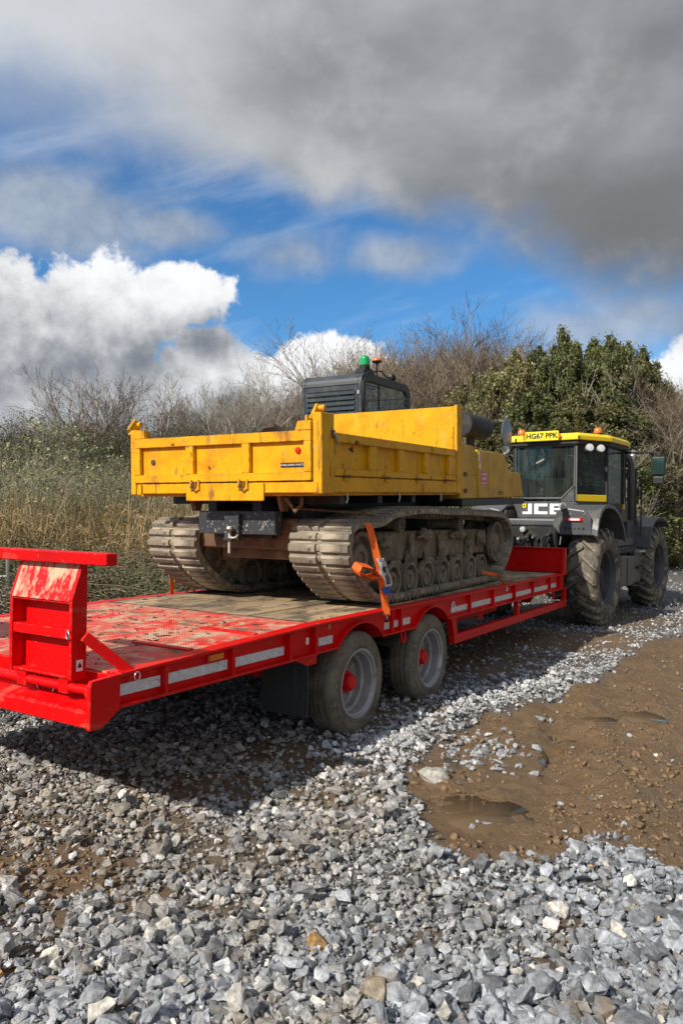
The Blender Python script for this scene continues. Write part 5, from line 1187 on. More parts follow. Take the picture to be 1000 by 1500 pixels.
# lettering panel
MB().box(.088, .099, .66, 1.68, 1.74, 2.015).build('rear_panel', 'tgrey', cab, bevel=.004)
lt = MB()
def L_(t, z, w, h): lt.box(.082, .0865, t - w, t, z, z + h)
z0, hh = 1.795, .185; st = .052
t = 1.56                                              # letters run from left (large t) to right
L_(t - .10, z0 + st * .9, .075, hh - st * .9); L_(t, z0, .175, st * .86)                      # J
t = 1.345; L_(t, z0, .075, hh); L_(t - .0755, z0, .165, st * .95); L_(t - .0755, z0 + hh - st * .95, .165, st * .95)   # C
t = 1.065; L_(t, z0, .075, hh); L_(t - .0755, z0, .15, st * .8); L_(t - .0755, z0 + hh - st * .8, .15, st * .8); L_(t - .0755, z0 + hh / 2 - st * .3, .135, st * .6); L_(t - .2265, z0 + st * .25, .03, hh / 2 - st * .55); L_(t - .2265, z0 + hh / 2 + st * .3, .03, hh / 2 - st * .55)   # B
lt.build('lettering', 'white', cab)
lg = MB().box(.082, .0865, 1.495, 1.56, z0 + hh * .60, z0 + hh).build('logo_square', 'tyellow', cab); MB().box(.079, .0815, 1.515, 1.54, z0 + hh * .73, z0 + hh * .87).build('logo_mark', 'ink', lg)
# wiper
MB().tube([(.09, 1.22, 2.93), (.06, 1.12, 2.78), (.055, 1.60, 2.50)], .009, 6).build('wiper', 'tblack', cab)
MB().tube([(.05, 1.16, 2.75), (.05, 1.30, 2.68)], .014, 6).build('wiper_arm', 'pale_metal', cab)
for tt in (.78, .84, 1.55, 1.61): MB().box(.128, .136, tt, tt + .03, 2.72, 2.95).build('demister_strip', 'tblack', cab)
# interior
seat = MB().box(.72, .86, .92, 1.44, 2.0, 2.85).box(.72, 1.25, .90, 1.46, 1.95, 2.10).build('driver_seat', 'tblack', cab, bevel=.05, seg=2)
MB().box(.5, .62, 1.5, 1.9, 2.03, 2.5).build('side_console', 'tblack', cab, bevel=.03)
MB().box(1.75, 1.95, .85, 1.5, 2.0, 2.35).build('dashboard', 'tblack', cab, bevel=.04)
MB().lathe([(.19, -.012), (.21, 0), (.19, .012), (.17, 0)], (1.62, TC, 2.42), 's', 20, closed=True).build('steering_wheel', 'tblack', cab)
MB().prism([(.16, .66), (.16, 1.68), (.80, 1.96), (2.08, 1.96), (2.08, .38), (.80, .38)], 2.022, 2.03, 'z').build('cab_floor', 'tblack', cab)
# roof
ro = [(.04, .56), (.04, 1.78), (.76, 2.10), (1.85, 2.10), (2.25, 1.98), (2.25, .36), (1.85, .24), (.76, .24)]
rf = MB().prism(ro, 2.985, 3.06, 'z').build('roof_base', 'tblack', cab, bevel=.015)
ro2 = [(.0, .53), (.0, 1.81), (.73, 2.13), (1.85, 2.13), (2.28, 2.0), (2.28, .34), (1.85, .21), (.73, .21)]; ce = (1.15, TC)
ins = [((p[0] - ce[0]) * .93 + ce[0], (p[1] - ce[1]) * .93 + ce[1]) for p in ro2]
mb = MB(); n_ = 8; mb.v = [(p[0], p[1], 3.062) for p in ro2] + [(p[0], p[1], 3.135) for p in ro2] + [(p[0], p[1], 3.185) for p in ins]
mb.f = [tuple(range(n_)), tuple(range(2 * n_, 3 * n_))] + [(i, (i + 1) % n_, n_ + (i + 1) % n_, n_ + i) for i in range(n_)] + [(n_ + i, n_ + (i + 1) % n_, 2 * n_ + (i + 1) % n_, 2 * n_ + i) for i in range(n_)]
mb.build('roof', 'tyellow', cab, bevel=.012, seg=2)
# number plate
np_ = MB().box(-.045, -.018, .875, 1.475, 3.06, 3.225).build('number_plate', 'plate_yellow', cab, bevel=.008)
text_mesh('plate_number', 'HG67 PPK', .125, face_rear(-.0470, 1.175, 3.143), 'ink', np_, offset=.004, extrude=.001, sx=1.02)
for tt in (.86, 1.49): MB().box(-.05, -.02, tt - .02, tt + .02, 3.10, 3.17).build('plate_lamp', 'amber', cab, bevel=.006)
for tt in (1.66, .54): MB().box(-.012, -.002, tt - .012, tt + .012, 3.065, 3.13).build('roof_notch', 'tblack', cab)
for (s, tt) in ((.25, 1.66), (.62, .42)):
    b_ = MB().lathe([(.001, 3.31), (.045, 3.305), (.066, 3.28), (.070, 3.235), (.072, 3.21)], (s, tt, 0), 'z', 18).build('amber_beacon', 'amber', cab, smooth=50)
    MB().lathe([(.08, 3.215), (.085, 3.186), (.001, 3.186)], (s, tt, 0), 'z', 18).build('beacon_base', 'tblack', b_)
for (s, tt) in ((.26, .48), (.52, .375), (.26, 1.86), (.52, 1.965)):
    l_ = MB().lathe([(.001, -.075), (.058, -.07), (.07, -.05), (.066, .0), (.03, .04), (.001, .045)], (0, 0, 0), 's', 22).build('work_lamp', 'lamp', cab, smooth=40)
    l_.location = (s - .05, tt - (.04 if tt < 1 else -.04), 2.925); l_.rotation_euler = (0, .12, R(40) if tt < 1 else R(-40))
# mirror, intake and exhaust stacks, door rail
ma = MB().tube([(1.80, .30, 2.95), (1.72, .05, 2.935), (1.62, -.30, 2.925), (1.60, -.38, 2.90), (1.60, -.38, 2.84)], .018, 8).build('mirror_arm', 'tblack', TK, smooth=True)
MB().box(1.58, 1.66, -.465, -.225, 2.50, 2.845).build('mirror', 'tblack', ma, bevel=.03, seg=2)
MB().box(1.572, 1.579, -.445, -.245, 2.53, 2.82).build('mirror_glass', 'cab_glass_mirror', ma)  if 0 else MB().box(1.572, 1.579, -.445, -.245, 2.53, 2.82).build('mirror_glass', mat('mirror_face', (.05, .10, .09), .05, metal=.6), ma)
MB().box(1.585, 1.655, -.44, -.25, 2.35, 2.49).build('wide_angle_mirror', 'tblack', ma, bevel=.02, seg=2)
MB().tube([(2.28, .30, 1.70), (2.28, .30, 2.75), (2.24, .33, 2.88), (2.15, .40, 2.93)], .055, 12).build('intake_stack', 'tgrey', TK, smooth=True)
MB().tube([(2.55, .36, 1.6), (2.55, .36, 2.70)], .09, 14).build('exhaust_stack', 'tblack', TK, smooth=40)
MB().tube([(2.55, .36, 2.70), (2.55, .36, 2.92), (2.60, .34, 3.05)], .05, 12).build('exhaust_tip', 'zinc', TK, smooth=True)
MB().tube([(2.66, .22, 1.55), (2.66, .20, 2.60), (2.62, .24, 2.68), (2.5, .28, 2.68)], .012, 7).build('grab_rail', 'tblack', TK, smooth=True)
MB().tube([(2.30, .20, 1.45), (2.42, .16, 1.40), (2.46, .16, 1.7), (2.46, .18, 2.5)], .012, 7).build('grab_rail', 'tblack', TK, smooth=True)
MB().lathe([(.001, -.05), (.09, -.03), (.10, .04), (.001, .05)], (2.70, .30, 2.25), 't', 16).build('round_cap', 'tblack', TK, smooth=40)
MB().box(1.80, 1.86, .30, .33, 1.9, 2.1).build('door_handle', 'tyellow', cab, bevel=.006)
# rear linkage, hoses, couplings
lk = MB().box(-.50, -.05, .72, 1.62, 1.0, 1.595).build('linkage_housing', 'tblack', TK, bevel=.03)
r = random.Random(5)
for tt in (.82, 1.52):
    MB().tube([(-.40, tt, 1.50), (-.75, tt, 1.42), (-.80, tt, 1.05)], .028, 8).build('lift_arm', 'dark_steel', TK, smooth=True)
    MB().tube([(-.30, tt, .80), (-1.15, tt - .02, .86)], .045, 8).build('lower_link', 'dark_steel', TK, smooth=True)
MB().tube([(-.5, TC, 1.42), (-.58, TC, 1.46), (-.95, TC, 1.25)], .035, 10).build('top_link', 'dark_steel', TK, smooth=True)
MB().lathe([(.001, -.62), (.045, -.61), (.05, -.56), (.04, -.52)], (0, TC + .1, 1.54), 's', 14).build('coupling', 'lamp', TK, smooth=40)
for k in range(9):
    tt = .86 + k * .085; c = r.choice(['dark_steel', 'pale_metal', 'dark_steel', 'zinc'])
    MB().lathe([(.001, -.56), (.022, -.56), (.026, -.52), (.02, -.50)], (0, tt, 1.38 + .03 * (k % 2)), 's', 10).build('coupling', c, TK, smooth=40)
for k in range(8):
    tt = .84 + k * .10; MB().tube([(-.53, tt, 1.38), (-.64, tt + r.uniform(-.05, .05), 1.30), (-.70, tt + r.uniform(-.1, .1), 1.12 + r.uniform(-.05, .05)), (-.85, 1.1 + r.uniform(-.2, .2), 1.02)], .013, 6).build('hydraulic_hose', 'tblack', TK, smooth=True)
MB().tube([(-.45, TC, .62), (-.95, TC, .55)], .05, 10).build('hitch_hook', 'dark_steel', TK)
MB().tube([(-.42, 1.66, 1.62), (-.55, 1.72, 1.55), (-.60, 1.74, 1.38)], .02, 8).build('fender_stay', 'zinc', TK, smooth=True)

# ------------------------------------------------------------------ ratchet straps
def ribbon(mb, pts, w, th, wdir):
    """flat webbing: pts along, wdir = width direction"""
    pts = [Vector(p) for p in pts]; wd = Vector(wdir).normalized(); o = len(mb.v)
    for i, p in enumerate(pts):
        d = (pts[min(i + 1, len(pts) - 1)] - pts[max(i - 1, 0)]).normalized(); n_ = d.cross(wd).normalized()
        for a, b in ((-1, -1), (1, -1), (1, 1), (-1, 1)): mb.v.append(tuple(p + wd * (w / 2 * a) + n_ * (th / 2 * b)))
    for i in range(len(pts) - 1):
        for k_ in range(4): mb.f.append((o + i * 4 + k_, o + i * 4 + (k_ + 1) % 4, o + i * 4 + 4 + (k_ + 1) % 4, o + i * 4 + 4 + k_))
    mb.f += [(o, o + 1, o + 2, o + 3), tuple(o + (len(pts) - 1) * 4 + k_ for k_ in range(4))[::-1]]
    return mb
def tl(u, v, t):
    """trailer-frame point seen at a photograph pixel, on the upright plane t = const"""
    x = (u - 500) / FOC; z = -(v - 750) / FOC; c, s = math.cos(PITCH), math.sin(PITCH)
    rd = MW_T.to_3x3().inverted() @ Vector((x, c - z * s, s + z * c)); o = MW_T.inverted() @ Vector((0, 0, CAM_H))
    return o + rd * ((t - o.y) / rd.y)
ST = thing('ratchet_strap', 'orange ratchet strap with bundled tail over the near track, rear', 'strap', MW_T, 'straps tying the dumper to the trailer')
p_top, p_mid, p_low, p_end = tl(541, 771, .085), tl(553, 821, .03), tl(562, 868, .0), tl(566, 901, -.018)
mb = ribbon(MB(), [p_top + Vector((.12, .40, .02)), p_top + Vector((.02, .06, .03)), p_top, p_mid], .066, .004, (.75, -.65, 0)); ribbon(mb, [p_mid, p_low, p_end], .066, .004, (.75, -.65, 0)); mb.build('webbing', 'orange', ST)
dirv = (p_low - p_mid).normalized(); q = p_mid + Vector((0, -.02, 0))
rt = MB(); 
for sx in (-.046, .046):
    rt.tube([q + Vector((sx, -.005, .02)), q + Vector((sx * 1.05, -.03, -.05)) , q + dirv * .16 + Vector((sx * 1.15, -.045, 0)), q + dirv * .22 + Vector((sx * 1.2, -.04, 0))], .010, 6)
rt.tube([q + Vector((-.036, -.01, .0)), q + Vector((.036, -.01, .0))], .017, 8); rt.tube([q + dirv * .22 + Vector((-.04, -.04, 0)), q + dirv * .22 + Vector((.04, -.04, 0))], .011, 8)
rt.box(q.x - .044, q.x + .044, q.y - .045, q.y - .02, q.z - .13, q.z - .01); rt.build('ratchet', 'zinc', ST, smooth=40)
rt2 = MB().box(q.x - .02, q.x + .02, q.y - .052, q.y - .046, q.z - .10, q.z - .05).build('ratchet_slot', 'ink', ST)
ribbon(MB(), [q + dirv * .24 + Vector((.004, -.008, 0)), q + dirv * .30 + Vector((.004, -.012, 0))], .070, .005, (.75, -.65, 0)).build('blue_tag', 'blue', ST)
# the bundled loop hanging to the left of the ratchet
ba, bb_ = tl(520, 834, .055), tl(551, 842, .03); lp = MB()
for k_, (dz, dy) in enumerate(((0, 0), (.012, -.012), (-.010, -.02), (.002, -.03))):
    loop_ = [bb_ + Vector((0, dy, dz)), bb_ * .6 + ba * .4 + Vector((0, dy, .045 + dz)), ba + Vector((.02, dy, .035 + dz)), ba + Vector((-.01, dy, dz)), ba + Vector((.02, dy, -.035 + dz)), bb_ * .55 + ba * .45 + Vector((0, dy, -.045 + dz)), bb_ + Vector((0, dy, -.01 + dz))]
    ribbon(lp, loop_, .06, .004, (.0, 1, .55))
lp.build('bundled_tail', 'orange', ST)
MB().tube([p_end + Vector((0, -.004, .01)), p_end + Vector((0, -.012, -.04)), p_end + Vector((.0, .01, -.055))], .012, 6).build('strap_hook', 'dark_steel', ST, smooth=True)
S2 = thing('ratchet_strap', 'short orange strap at the front of the near track', 'strap', MW_T, 'straps tying the dumper to the trailer')
a_, b_, c_ = tl(706, 838, .30), tl(728, 842, .20), tl(741, 860, .0)
ribbon(MB(), [a_, b_, c_], .038, .004, (0, 0, 1)).build('webbing', 'orange', S2)
MB().tube([c_, c_ + Vector((.01, -.012, -.02)), c_ + Vector((-.02, -.02, -.045)), c_ + Vector((-.05, -.01, -.03))], .008, 6).build('strap_hook', 'zinc', S2, smooth=True)
S3 = thing('ratchet_strap', 'upright orange strap on the far edge of the deck below the far track', 'strap', MW_T, 'straps tying the dumper to the trailer')
e0, e1 = tl(252, 868, 2.40), tl(251, 820, 2.36)
ribbon(MB(), [e0 + Vector((0, .02, -.05)), e0, e1, e1 + Vector((.1, -.3, .3))], .050, .004, (1, 0, 0)).build('webbing', 'orange', S3)
MB().tube([e0 + Vector((0, .03, -.02)), e0 + Vector((0, .05, -.06)), e0 + Vector((0, .03, -.09))], .01, 6).build('strap_hook', 'dark_steel', S3, smooth=True)
# ------------------------------------------------------------------ vegetation
def seg_mesh(segs, name, m, tint_rng=None, sides=3):
    """segs: (n, 8) p0, p1, r0, r1 -> tapered three-sided tubes"""
    S = np.asarray(segs, float); n = len(S); p0, p1 = S[:, :3], S[:, 3:6]; r0, r1 = S[:, 6], S[:, 7]
    d = p1 - p0; d /= np.maximum(np.linalg.norm(d, axis=1), 1e-6)[:, None]
    ref = np.where(np.abs(d[:, 2:3]) > .9, np.array([[1., 0, 0]]), np.array([[0, 0, 1.]]))
    u = np.cross(d, ref); u /= np.linalg.norm(u, axis=1)[:, None]; w = np.cross(d, u)
    V = np.zeros((n, 2 * sides, 3))
    for k_ in range(sides):
        a = 2 * math.pi * k_ / sides; o = u * math.cos(a) + w * math.sin(a)
        V[:, k_] = p0 + o * r0[:, None]; V[:, sides + k_] = p1 + o * r1[:, None]
    F = np.array([[k_, (k_ + 1) % sides, sides + (k_ + 1) % sides, sides + k_] for k_ in range(sides)])
    F = (F[None] + (np.arange(n) * 2 * sides)[:, None, None]).reshape(-1, 4)
    t = np.repeat(np.random.default_rng(n).random(n), 2 * sides)
    return np_mesh(name, V.reshape(-1, 3), [F], m, tint=t)
def leaf_cloud(pts, size, seed, name, m, squash=.55, flat=.0):
    r = np.random.default_rng(seed); n = len(pts)
    a = r.normal(size=(n, 3)); a /= np.linalg.norm(a, axis=1)[:, None]
    b = r.normal(size=(n, 3)); b[:, 2] += flat; b = np.cross(a, b); b /= np.linalg.norm(b, axis=1)[:, None]
    s = size * r.uniform(.55, 1.35, n)[:, None]
    V = np.stack([pts - a * s, pts + b * s * squash, pts + a * s, pts - b * s * squash], 1).reshape(-1, 3)
    F = np.arange(n * 4).reshape(n, 4)
    return np_mesh(name, V, [F], m, tint=np.repeat(r.random(n), 4))
M_BARK = leaf_mat('bare_twigs', (.205, .155, .108), .45, 0, .0)
M_BIRCH = leaf_mat('pale_twigs', (.30, .265, .215), .35, 0, .0)
M_TRUNK = leaf_mat('grey_bark', (.27, .24, .195), .4, 0, 0)
M_EVER = leaf_mat('dark_evergreen_leaves', (.135, .150, .052), .62, .3, .035)
M_OLIVE = leaf_mat('olive_leaves', (.20, .185, .075), .5, .25, .03)
M_BRAM = leaf_mat('bramble_leaves', (.088, .100, .034), .55, .25, .03)
M_HEDGE = leaf_mat('dark_hedge_leaves', (.082, .092, .034), .6, .25, .03)
M_DRYB = leaf_mat('dry_bramble_leaves', (.115, .095, .045), .55, .25, .02)
M_SCRUB = leaf_mat('scrub_stems', (.125, .100, .072), .45, 0, 0)
M_CATSTEM = leaf_mat('willow_stems', (.27, .235, .15), .4, 0, .01)
M_CATKIN = leaf_mat('pale_buds', (.25, .27, .13), .35, .3, .02)
M_REED = leaf_mat('dead_reeds', (.42, .31, .145), .4, .2, .015)
M_GRASS = leaf_mat('rough_grass', (.17, .18, .055), .5, .3, .04)
M_STEM = leaf_mat('bramble_stems', (.215, .165, .105), .5, 0, 0)

def bare_tree(seed, height=9.0, stems=3, spread=.30, levels=4, twig=.0125, up=.75):
    r = random.Random(seed); limbs, twigs, tips = [], [], []
    def grow(p, d, L_, rad, lev):
        n = 3 if lev < 2 else 2; st = L_ / n
        for i in range(n):
            d = (d + Vector((r.gauss(0, .12), r.gauss(0, .12), r.gauss(0, .06) + up * .12))).normalized()
            q = p + d * st; r1 = rad * (.82 if lev < 3 else .7)
            (limbs if lev < 2 else twigs).append((*p, *q, max(rad, twig * .5), max(r1, twig * .42)))
            if lev < levels:
                for _ in range({0: 3, 1: 3, 2: 2, 3: 2}.get(lev, 2)):
                    if lev == 0 and i == 0 and r.random() < .75: continue
                    a = r.uniform(0, 2 * math.pi); ang = r.uniform(.32, .78)
                    o = d.orthogonal().normalized(); o = (Matrix.Rotation(a, 3, d) @ o)
                    nd = (d * math.cos(ang) + o * math.sin(ang)).normalized()
                    grow(q.copy(), nd, L_ * r.uniform(.42, .66) * (1 - .12 * i), r1 * r.uniform(.42, .62), lev + 1)
            p = q; rad = r1
        tips.append(tuple(p))
    for k_ in range(stems):
        a = 2 * math.pi * k_ / stems + r.uniform(-.5, .5); q = spread * r.uniform(.3, 1.2)
        grow(Vector((math.cos(a) * .15, math.sin(a) * .15, -.2)), Vector((math.cos(a) * q, math.sin(a) * q, 1)).normalized(), height * r.uniform(.62, .80), height * .0135, 0)
    return limbs, twigs, tips
BARE = []
for sd, h, st, sp, pale in ((1, 9.5, 4, .25, 0), (2, 10, 5, .22, 0), (3, 9, 3, .35, 0), (4, 10, 6, .28, 0), (5, 8.5, 4, .45, 0), (6, 9.5, 5, .18, 1), (7, 7.5, 3, .55, 0)):
    l_, t_, tp = bare_tree(sd, h, st, sp)
    hgt = float(np.percentile([s_[5] for s_ in t_], 99.5))
    BARE.append((seg_mesh(l_, 'trunk', M_BIRCH if pale else M_TRUNK, sides=5), seg_mesh(t_, 'crown', M_BIRCH if pale else M_BARK), hgt))
def plant(name, label, cat, meshes, x, y, h, hgt, rz, group=None, wide=1.0):
    z = float(ground_h(np.array([x]), np.array([y]))[0]); k_ = h / hgt
    t = thing(name, label, cat, None, group); t.location = (x, y, z - .05); t.rotation_euler = (0, 0, rz); t.scale = (k_ * wide, k_ * wide, k_)
    for nm, me in meshes:
        o = bpy.data.objects.new(nm, me); col.objects.link(o); o.parent = t
    return t
def top_h(v, Y, x): return (735 - v) / FOC * Y + CAM_H - float(gbase(x, Y))
rv = random.Random(21)
G_BARE = 'bare winter trees in the wood behind'
special = {0: 'lone bare tree with spreading crown above the scrub, left of the dumper', 4: 'pale barked slender bare tree left of the dumper cab'}
line = [(160, 34, 525, 4), (255, 38, 596, 4), (232, 44, 600, 0), (300, 36, 566, 1), (338, 33, 520, 5), (322, 40, 540, 3), (372, 38, 552, 0), (402, 41, 556, 2), (352, 45, 548, 4), (440, 37, 545, 1), (425, 46, 540, 3), (468, 40, 538, 0), (498, 36, 528, 3), (515, 45, 520, 1), (532, 38, 508, 2), (560, 36, 488, 1), (548, 47, 505, 0), (588, 34, 480, 0), (604, 44, 482, 4), (620, 36, 474, 3), (648, 33, 468, 1), (636, 43, 476, 2), (680, 35, 464, 2), (668, 45, 470, 0), (712, 33, 466, 0), (700, 42, 474, 1), (742, 35, 478, 3), (730, 45, 484, 4), (770, 33, 500, 1), (800, 38, 522, 2), (830, 42, 540, 0), (985, 38, 560, 5), (1002, 32, 538, 1), (962, 44, 570, 0), (1030, 36, 545, 3), (1060, 40, 555, 2), (720, 26, 535, 0), (968, 30, 565, 2), (985, 27, 545, 5), (1008, 29, 540, 4), (760, 31, 485, 1), (800, 30, 515, 4), (860, 31, 530, 0), (575, 32, 470, 2), (605, 31, 462, 1), (632, 34, 455, 3), (660, 31, 452, 0), (690, 32, 450, 1), (708, 36, 452, 3), (728, 31, 455, 2), (752, 34, 468, 0), (780, 35, 490, 3), (545, 34, 488, 3), (520, 33, 505, 0), (978, 26, 520, 1), (996, 25, 515, 3), (-30, 44, 600, 0), (-90, 40, 585, 2), (60, 48, 612, 3), (110, 50, 606, 1)]
for i, (u, Y, v, k_) in enumerate(line):
    x = (u - 500) / FOC * Y; l_, c_, hg = BARE[k_]
    lab = special.get(i, 'leafless slender winter tree crowded in the wood behind the dumper')
    plant('bare_tree', lab, 'tree', (('trunk', l_), ('crown', c_)), x, Y, top_h(v, Y, x) * (.97 if i in special else .90), hg, rv.uniform(0, 6.3), None if i in special else G_BARE, 1.0 if i else 1.25)
# evergreen trees
def evergreen(seed, h=7.5, w=3.4, n=34000, m=None):
    r = np.random.default_rng(seed); C = []
    for _ in range(110):
        a = r.uniform(0, 2 * math.pi); zz = r.uniform(.05, 1.0) ** 1.1; rad = w * .5 * math.sqrt(max(0, 1 - ((zz - .42) / .62) ** 2)) * r.uniform(.3, 1.25)
        C.append((math.cos(a) * rad, math.sin(a) * rad, zz * h, r.uniform(.25, .60) * (1.15 - .5 * zz)))
    for _ in range(16):                                     # upright leading shoots that break the outline
        a = r.uniform(0, 2 * math.pi); rad = w * .36 * r.uniform(0, 1); zt = h * (.80 + .22 * (1 - rad / (w * .36))); 
        for q_ in range(4): C.append((math.cos(a) * rad, math.sin(a) * rad, zt + q_ * .16, .20 - .035 * q_))
    C = np.array(C); pick = r.integers(0, len(C), n); g = r.normal(size=(n, 3)); g /= np.linalg.norm(g, axis=1)[:, None]
    q = r.uniform(.2, 1.0, n) ** .45
    P = C[pick, :3] + g * (q * C[pick, 3])[:, None] * np.array([1, 1, .85])
    sp = r.random(n) < .10; P[sp] += r.normal(size=(sp.sum(), 3)) * .14
    P = P[P[:, 2] > .05]
    l_, t_, tp = bare_tree(seed + 50, h * .80, 4, .42, 2, .014)
    return seg_mesh(l_ + t_, 'trunk', M_TRUNK, sides=4), leaf_cloud(P, .062, seed, 'crown', m or M_EVER), h
EV = [evergreen(31), evergreen(32, 8, 3.7, 36000), evergreen(33, 6.5, 3.5, 31000), evergreen(34, 7, 3.4, 24000, M_OLIVE)]
G_EV = 'evergreen trees behind the tractor'
for i, (u, Y, v, k_, w_) in enumerate(((655, 30, 596, 3, 1.0), (690, 28, 572, 3, 1.0), (722, 27, 560, 0, .8), (752, 25.5, 548, 3, .9), (786, 26.5, 530, 0, .75), (822, 25, 514, 1, .7), (846, 26.5, 536, 3, .9), (868, 26, 526, 2, .8), (893, 25, 512, 0, .7), (918, 26.5, 530, 3, .8), (940, 27, 534, 1, .7), (962, 28, 570, 3, .9), (985, 29, 600, 3, 1.0), (1012, 27, 590, 3, 1.1), (845, 24, 590, 3, 1.2), (780, 23.5, 600, 2, 1.2), (905, 24, 600, 2, 1.2), (725, 24, 640, 3, 1.3), (950, 25, 650, 3, 1.3), (1050, 28, 600, 0, 1.2), (670, 29, 620, 3, 1.2), (812, 23, 625, 3, 1.3), (880, 23, 640, 3, 1.3))):
    x = (u - 500) / FOC * Y; l_, c_, hg = EV[k_]
    plant('evergreen_tree', 'olive green bushy tree in the mass behind the tractor' if k_ == 3 else 'dark green evergreen tree in the mass behind the tractor', 'tree', (('trunk', l_), ('crown', c_)), x, Y, top_h(v, Y, x), hg, rv.uniform(0, 6.3), 'olive bushy trees behind the tractor' if k_ == 3 else G_EV, w_)
# thicket of scrub at the left
def thicket(seed, h=5.0, w=3.2, leaves=2600, m=M_OLIVE, lsz=.055):
    r = random.Random(seed); seg = []; tips = []
    for _ in range(95):
        a = r.uniform(0, 6.28); q = r.uniform(0, w * .5); p = Vector((math.cos(a) * q, math.sin(a) * q, -.1)); d = Vector((r.gauss(0, .16), r.gauss(0, .16), 1)).normalized(); L_ = h * r.uniform(.55, 1.0); rad = r.uniform(.010, .022)
        for i in range(6):
            d = (d + Vector((r.gauss(0, .09), r.gauss(0, .09), .02))).normalized(); q_ = p + d * L_ / 6
            seg.append((*p, *q_, rad, rad * .82)); rad *= .82
            if i > 0:
                for _ in range(3):
                    e = (d + Vector((r.gauss(0, .55), r.gauss(0, .55), r.uniform(0, .5)))).normalized(); b0 = q_.copy()
                    for s_ in range(2):
                        b1 = b0 + e * L_ * r.uniform(.05, .11); seg.append((*b0, *b1, max(rad * .5, .005), .004)); e = (e + Vector((r.gauss(0, .3), r.gauss(0, .3), .15))).normalized(); b0 = b1; tips.append(tuple(b1))
            p = q_
    rr = np.random.default_rng(seed); T_ = np.array(tips)
    P = T_[rr.integers(0, len(T_), leaves)] + rr.normal(size=(leaves, 3)) * .10
    return seg_mesh(seg, 'stems', M_CATSTEM if m is M_CATKIN else M_SCRUB), leaf_cloud(P, lsz, seed, 'foliage', m), h
TH = [thicket(41, m=M_HEDGE, leaves=11000, lsz=.036), thicket(42, m=M_DRYB, leaves=7000, lsz=.034), thicket(43, 5.2, 3.6, 4600, M_CATKIN, .030), thicket(44, 4.6, 3.4, 10000, M_HEDGE, .036)]
k2 = 0
for row, (Y0, v0, st) in enumerate(((38, 640, 19), (31, 652, 21), (24, 672, 30), (18, 706, 52))):
    u = -150
    while u < (700 if row < 2 else 330):
        Y = Y0 + rv.uniform(-2, 2); x = (u - 500) / FOC * Y; kk = rv.choice([0, 1, 0, 3, 0] if row < 2 else [2, 2, 2, 1]); a, b, hg = TH[kk]
        v = v0 + rv.uniform(-10, 14) - (22 if u > 480 else 0) + (14 if row == 0 and u < 30 else 0)
        plant('scrub_bush', 'pale budded willow scrub standing among the reeds' if kk == 2 else 'dense brown green scrub bush in the thicket along the skyline', 'bush', (('stems', a), ('foliage', b)), x, Y, max(1.4, top_h(v, Y, x)), hg, rv.uniform(0, 6.3), 'willow scrub among the reeds' if kk == 2 else 'scrub bushes of the thicket', rv.uniform(1.0, 1.5)); u += st + rv.uniform(-6, 6)
# slim saplings
def sapling(seed):
    r = random.Random(seed); seg = []; tips = []
    for _ in range(4):
        p = Vector((r.gauss(0, .12), r.gauss(0, .12), -.1)); d = Vector((r.gauss(0, .05), r.gauss(0, .05), 1)).normalized(); rad = .018
        for i in range(8):
            d = (d + Vector((r.gauss(0, .03), r.gauss(0, .03), 0))).normalized(); q = p + d * .45; seg.append((*p, *q, rad, rad * .85)); rad *= .85
            if i > 2:
                for _ in range(2):
                    e = q + Vector((r.gauss(0, .18), r.gauss(0, .18), r.uniform(.05, .3))); seg.append((*q, *e, .006, .004)); tips.append(tuple(e)); tips.append(tuple((Vector(e) + q) / 2))
            p = q
    rr = np.random.default_rng(seed); T_ = np.array(tips); P = T_[rr.integers(0, len(T_), 260)] + rr.normal(size=(260, 3)) * .07
    return seg_mesh(seg, 'stems', M_BIRCH), leaf_cloud(P, .05, seed, 'foliage', M_CATKIN), 3.6
SP = [sapling(61), sapling(62)]
for i, (u, Y, v) in enumerate(((62, 15, 632), (22, 16, 668), (82, 15.5, 640), (128, 17, 668), (150, 16, 690), (178, 17, 682), (205, 18, 690), (-15, 15, 640), (112, 18, 650), (46, 18, 676))):
    x = (u - 500) / FOC * Y; a, b, hg = SP[i % 2]
    lab = {0: 'tallest pale stemmed sapling rising over the reeds at far left'}.get(i, 'slim pale stemmed sapling among the reeds')
    plant('sapling', lab, 'sapling', (('stems', a), ('foliage', b)), x, Y, top_h(v, Y, x), hg, rv.uniform(0, 6.3), None if i == 0 else 'slim saplings among the reeds', 1.0)
# brambles along the far side of the trailer
def bramble(seed, leaves=9000, h=1.5, w=2.2):
    r = random.Random(seed); seg = []
    for _ in range(260):
        a = r.uniform(0, 6.28); q = r.uniform(0, w * .45); p = Vector((math.cos(a) * q, math.sin(a) * q, 0)); b = r.uniform(0, 6.28)
        d = Vector((math.cos(b) * .45, math.sin(b) * .45, 1)).normalized(); rad = r.uniform(.004, .010); L_ = h * r.uniform(.10, .20)
        for i in range(9):
            q_ = p + d * L_; seg.append((*p, *q_, rad, rad * .93)); rad *= .93; p = q_
            d = (d + Vector((math.cos(b) * .1, math.sin(b) * .1, -.17)) + Vector((r.gauss(0, .08), r.gauss(0, .08), 0))).normalized()
            if p.z < .05: break
    rr = np.random.default_rng(seed); C = rr.normal(size=(60, 3)) * np.array([w * .28, w * .28, .0]) + np.array([0, 0, 1]) * rr.uniform(.1, h * .9, (60, 1))
    P = C[rr.integers(0, 60, leaves)] + rr.normal(size=(leaves, 3)) * np.array([.22, .22, .16]); P = P[(P[:, 2] > .02)]
    return seg_mesh(seg, 'stems', M_STEM), leaf_cloud(P, .024, seed, 'foliage', M_BRAM if seed % 2 else M_DRYB), h * 1.05
BR = [bramble(71), bramble(72, 5200), bramble(73, 7000)]
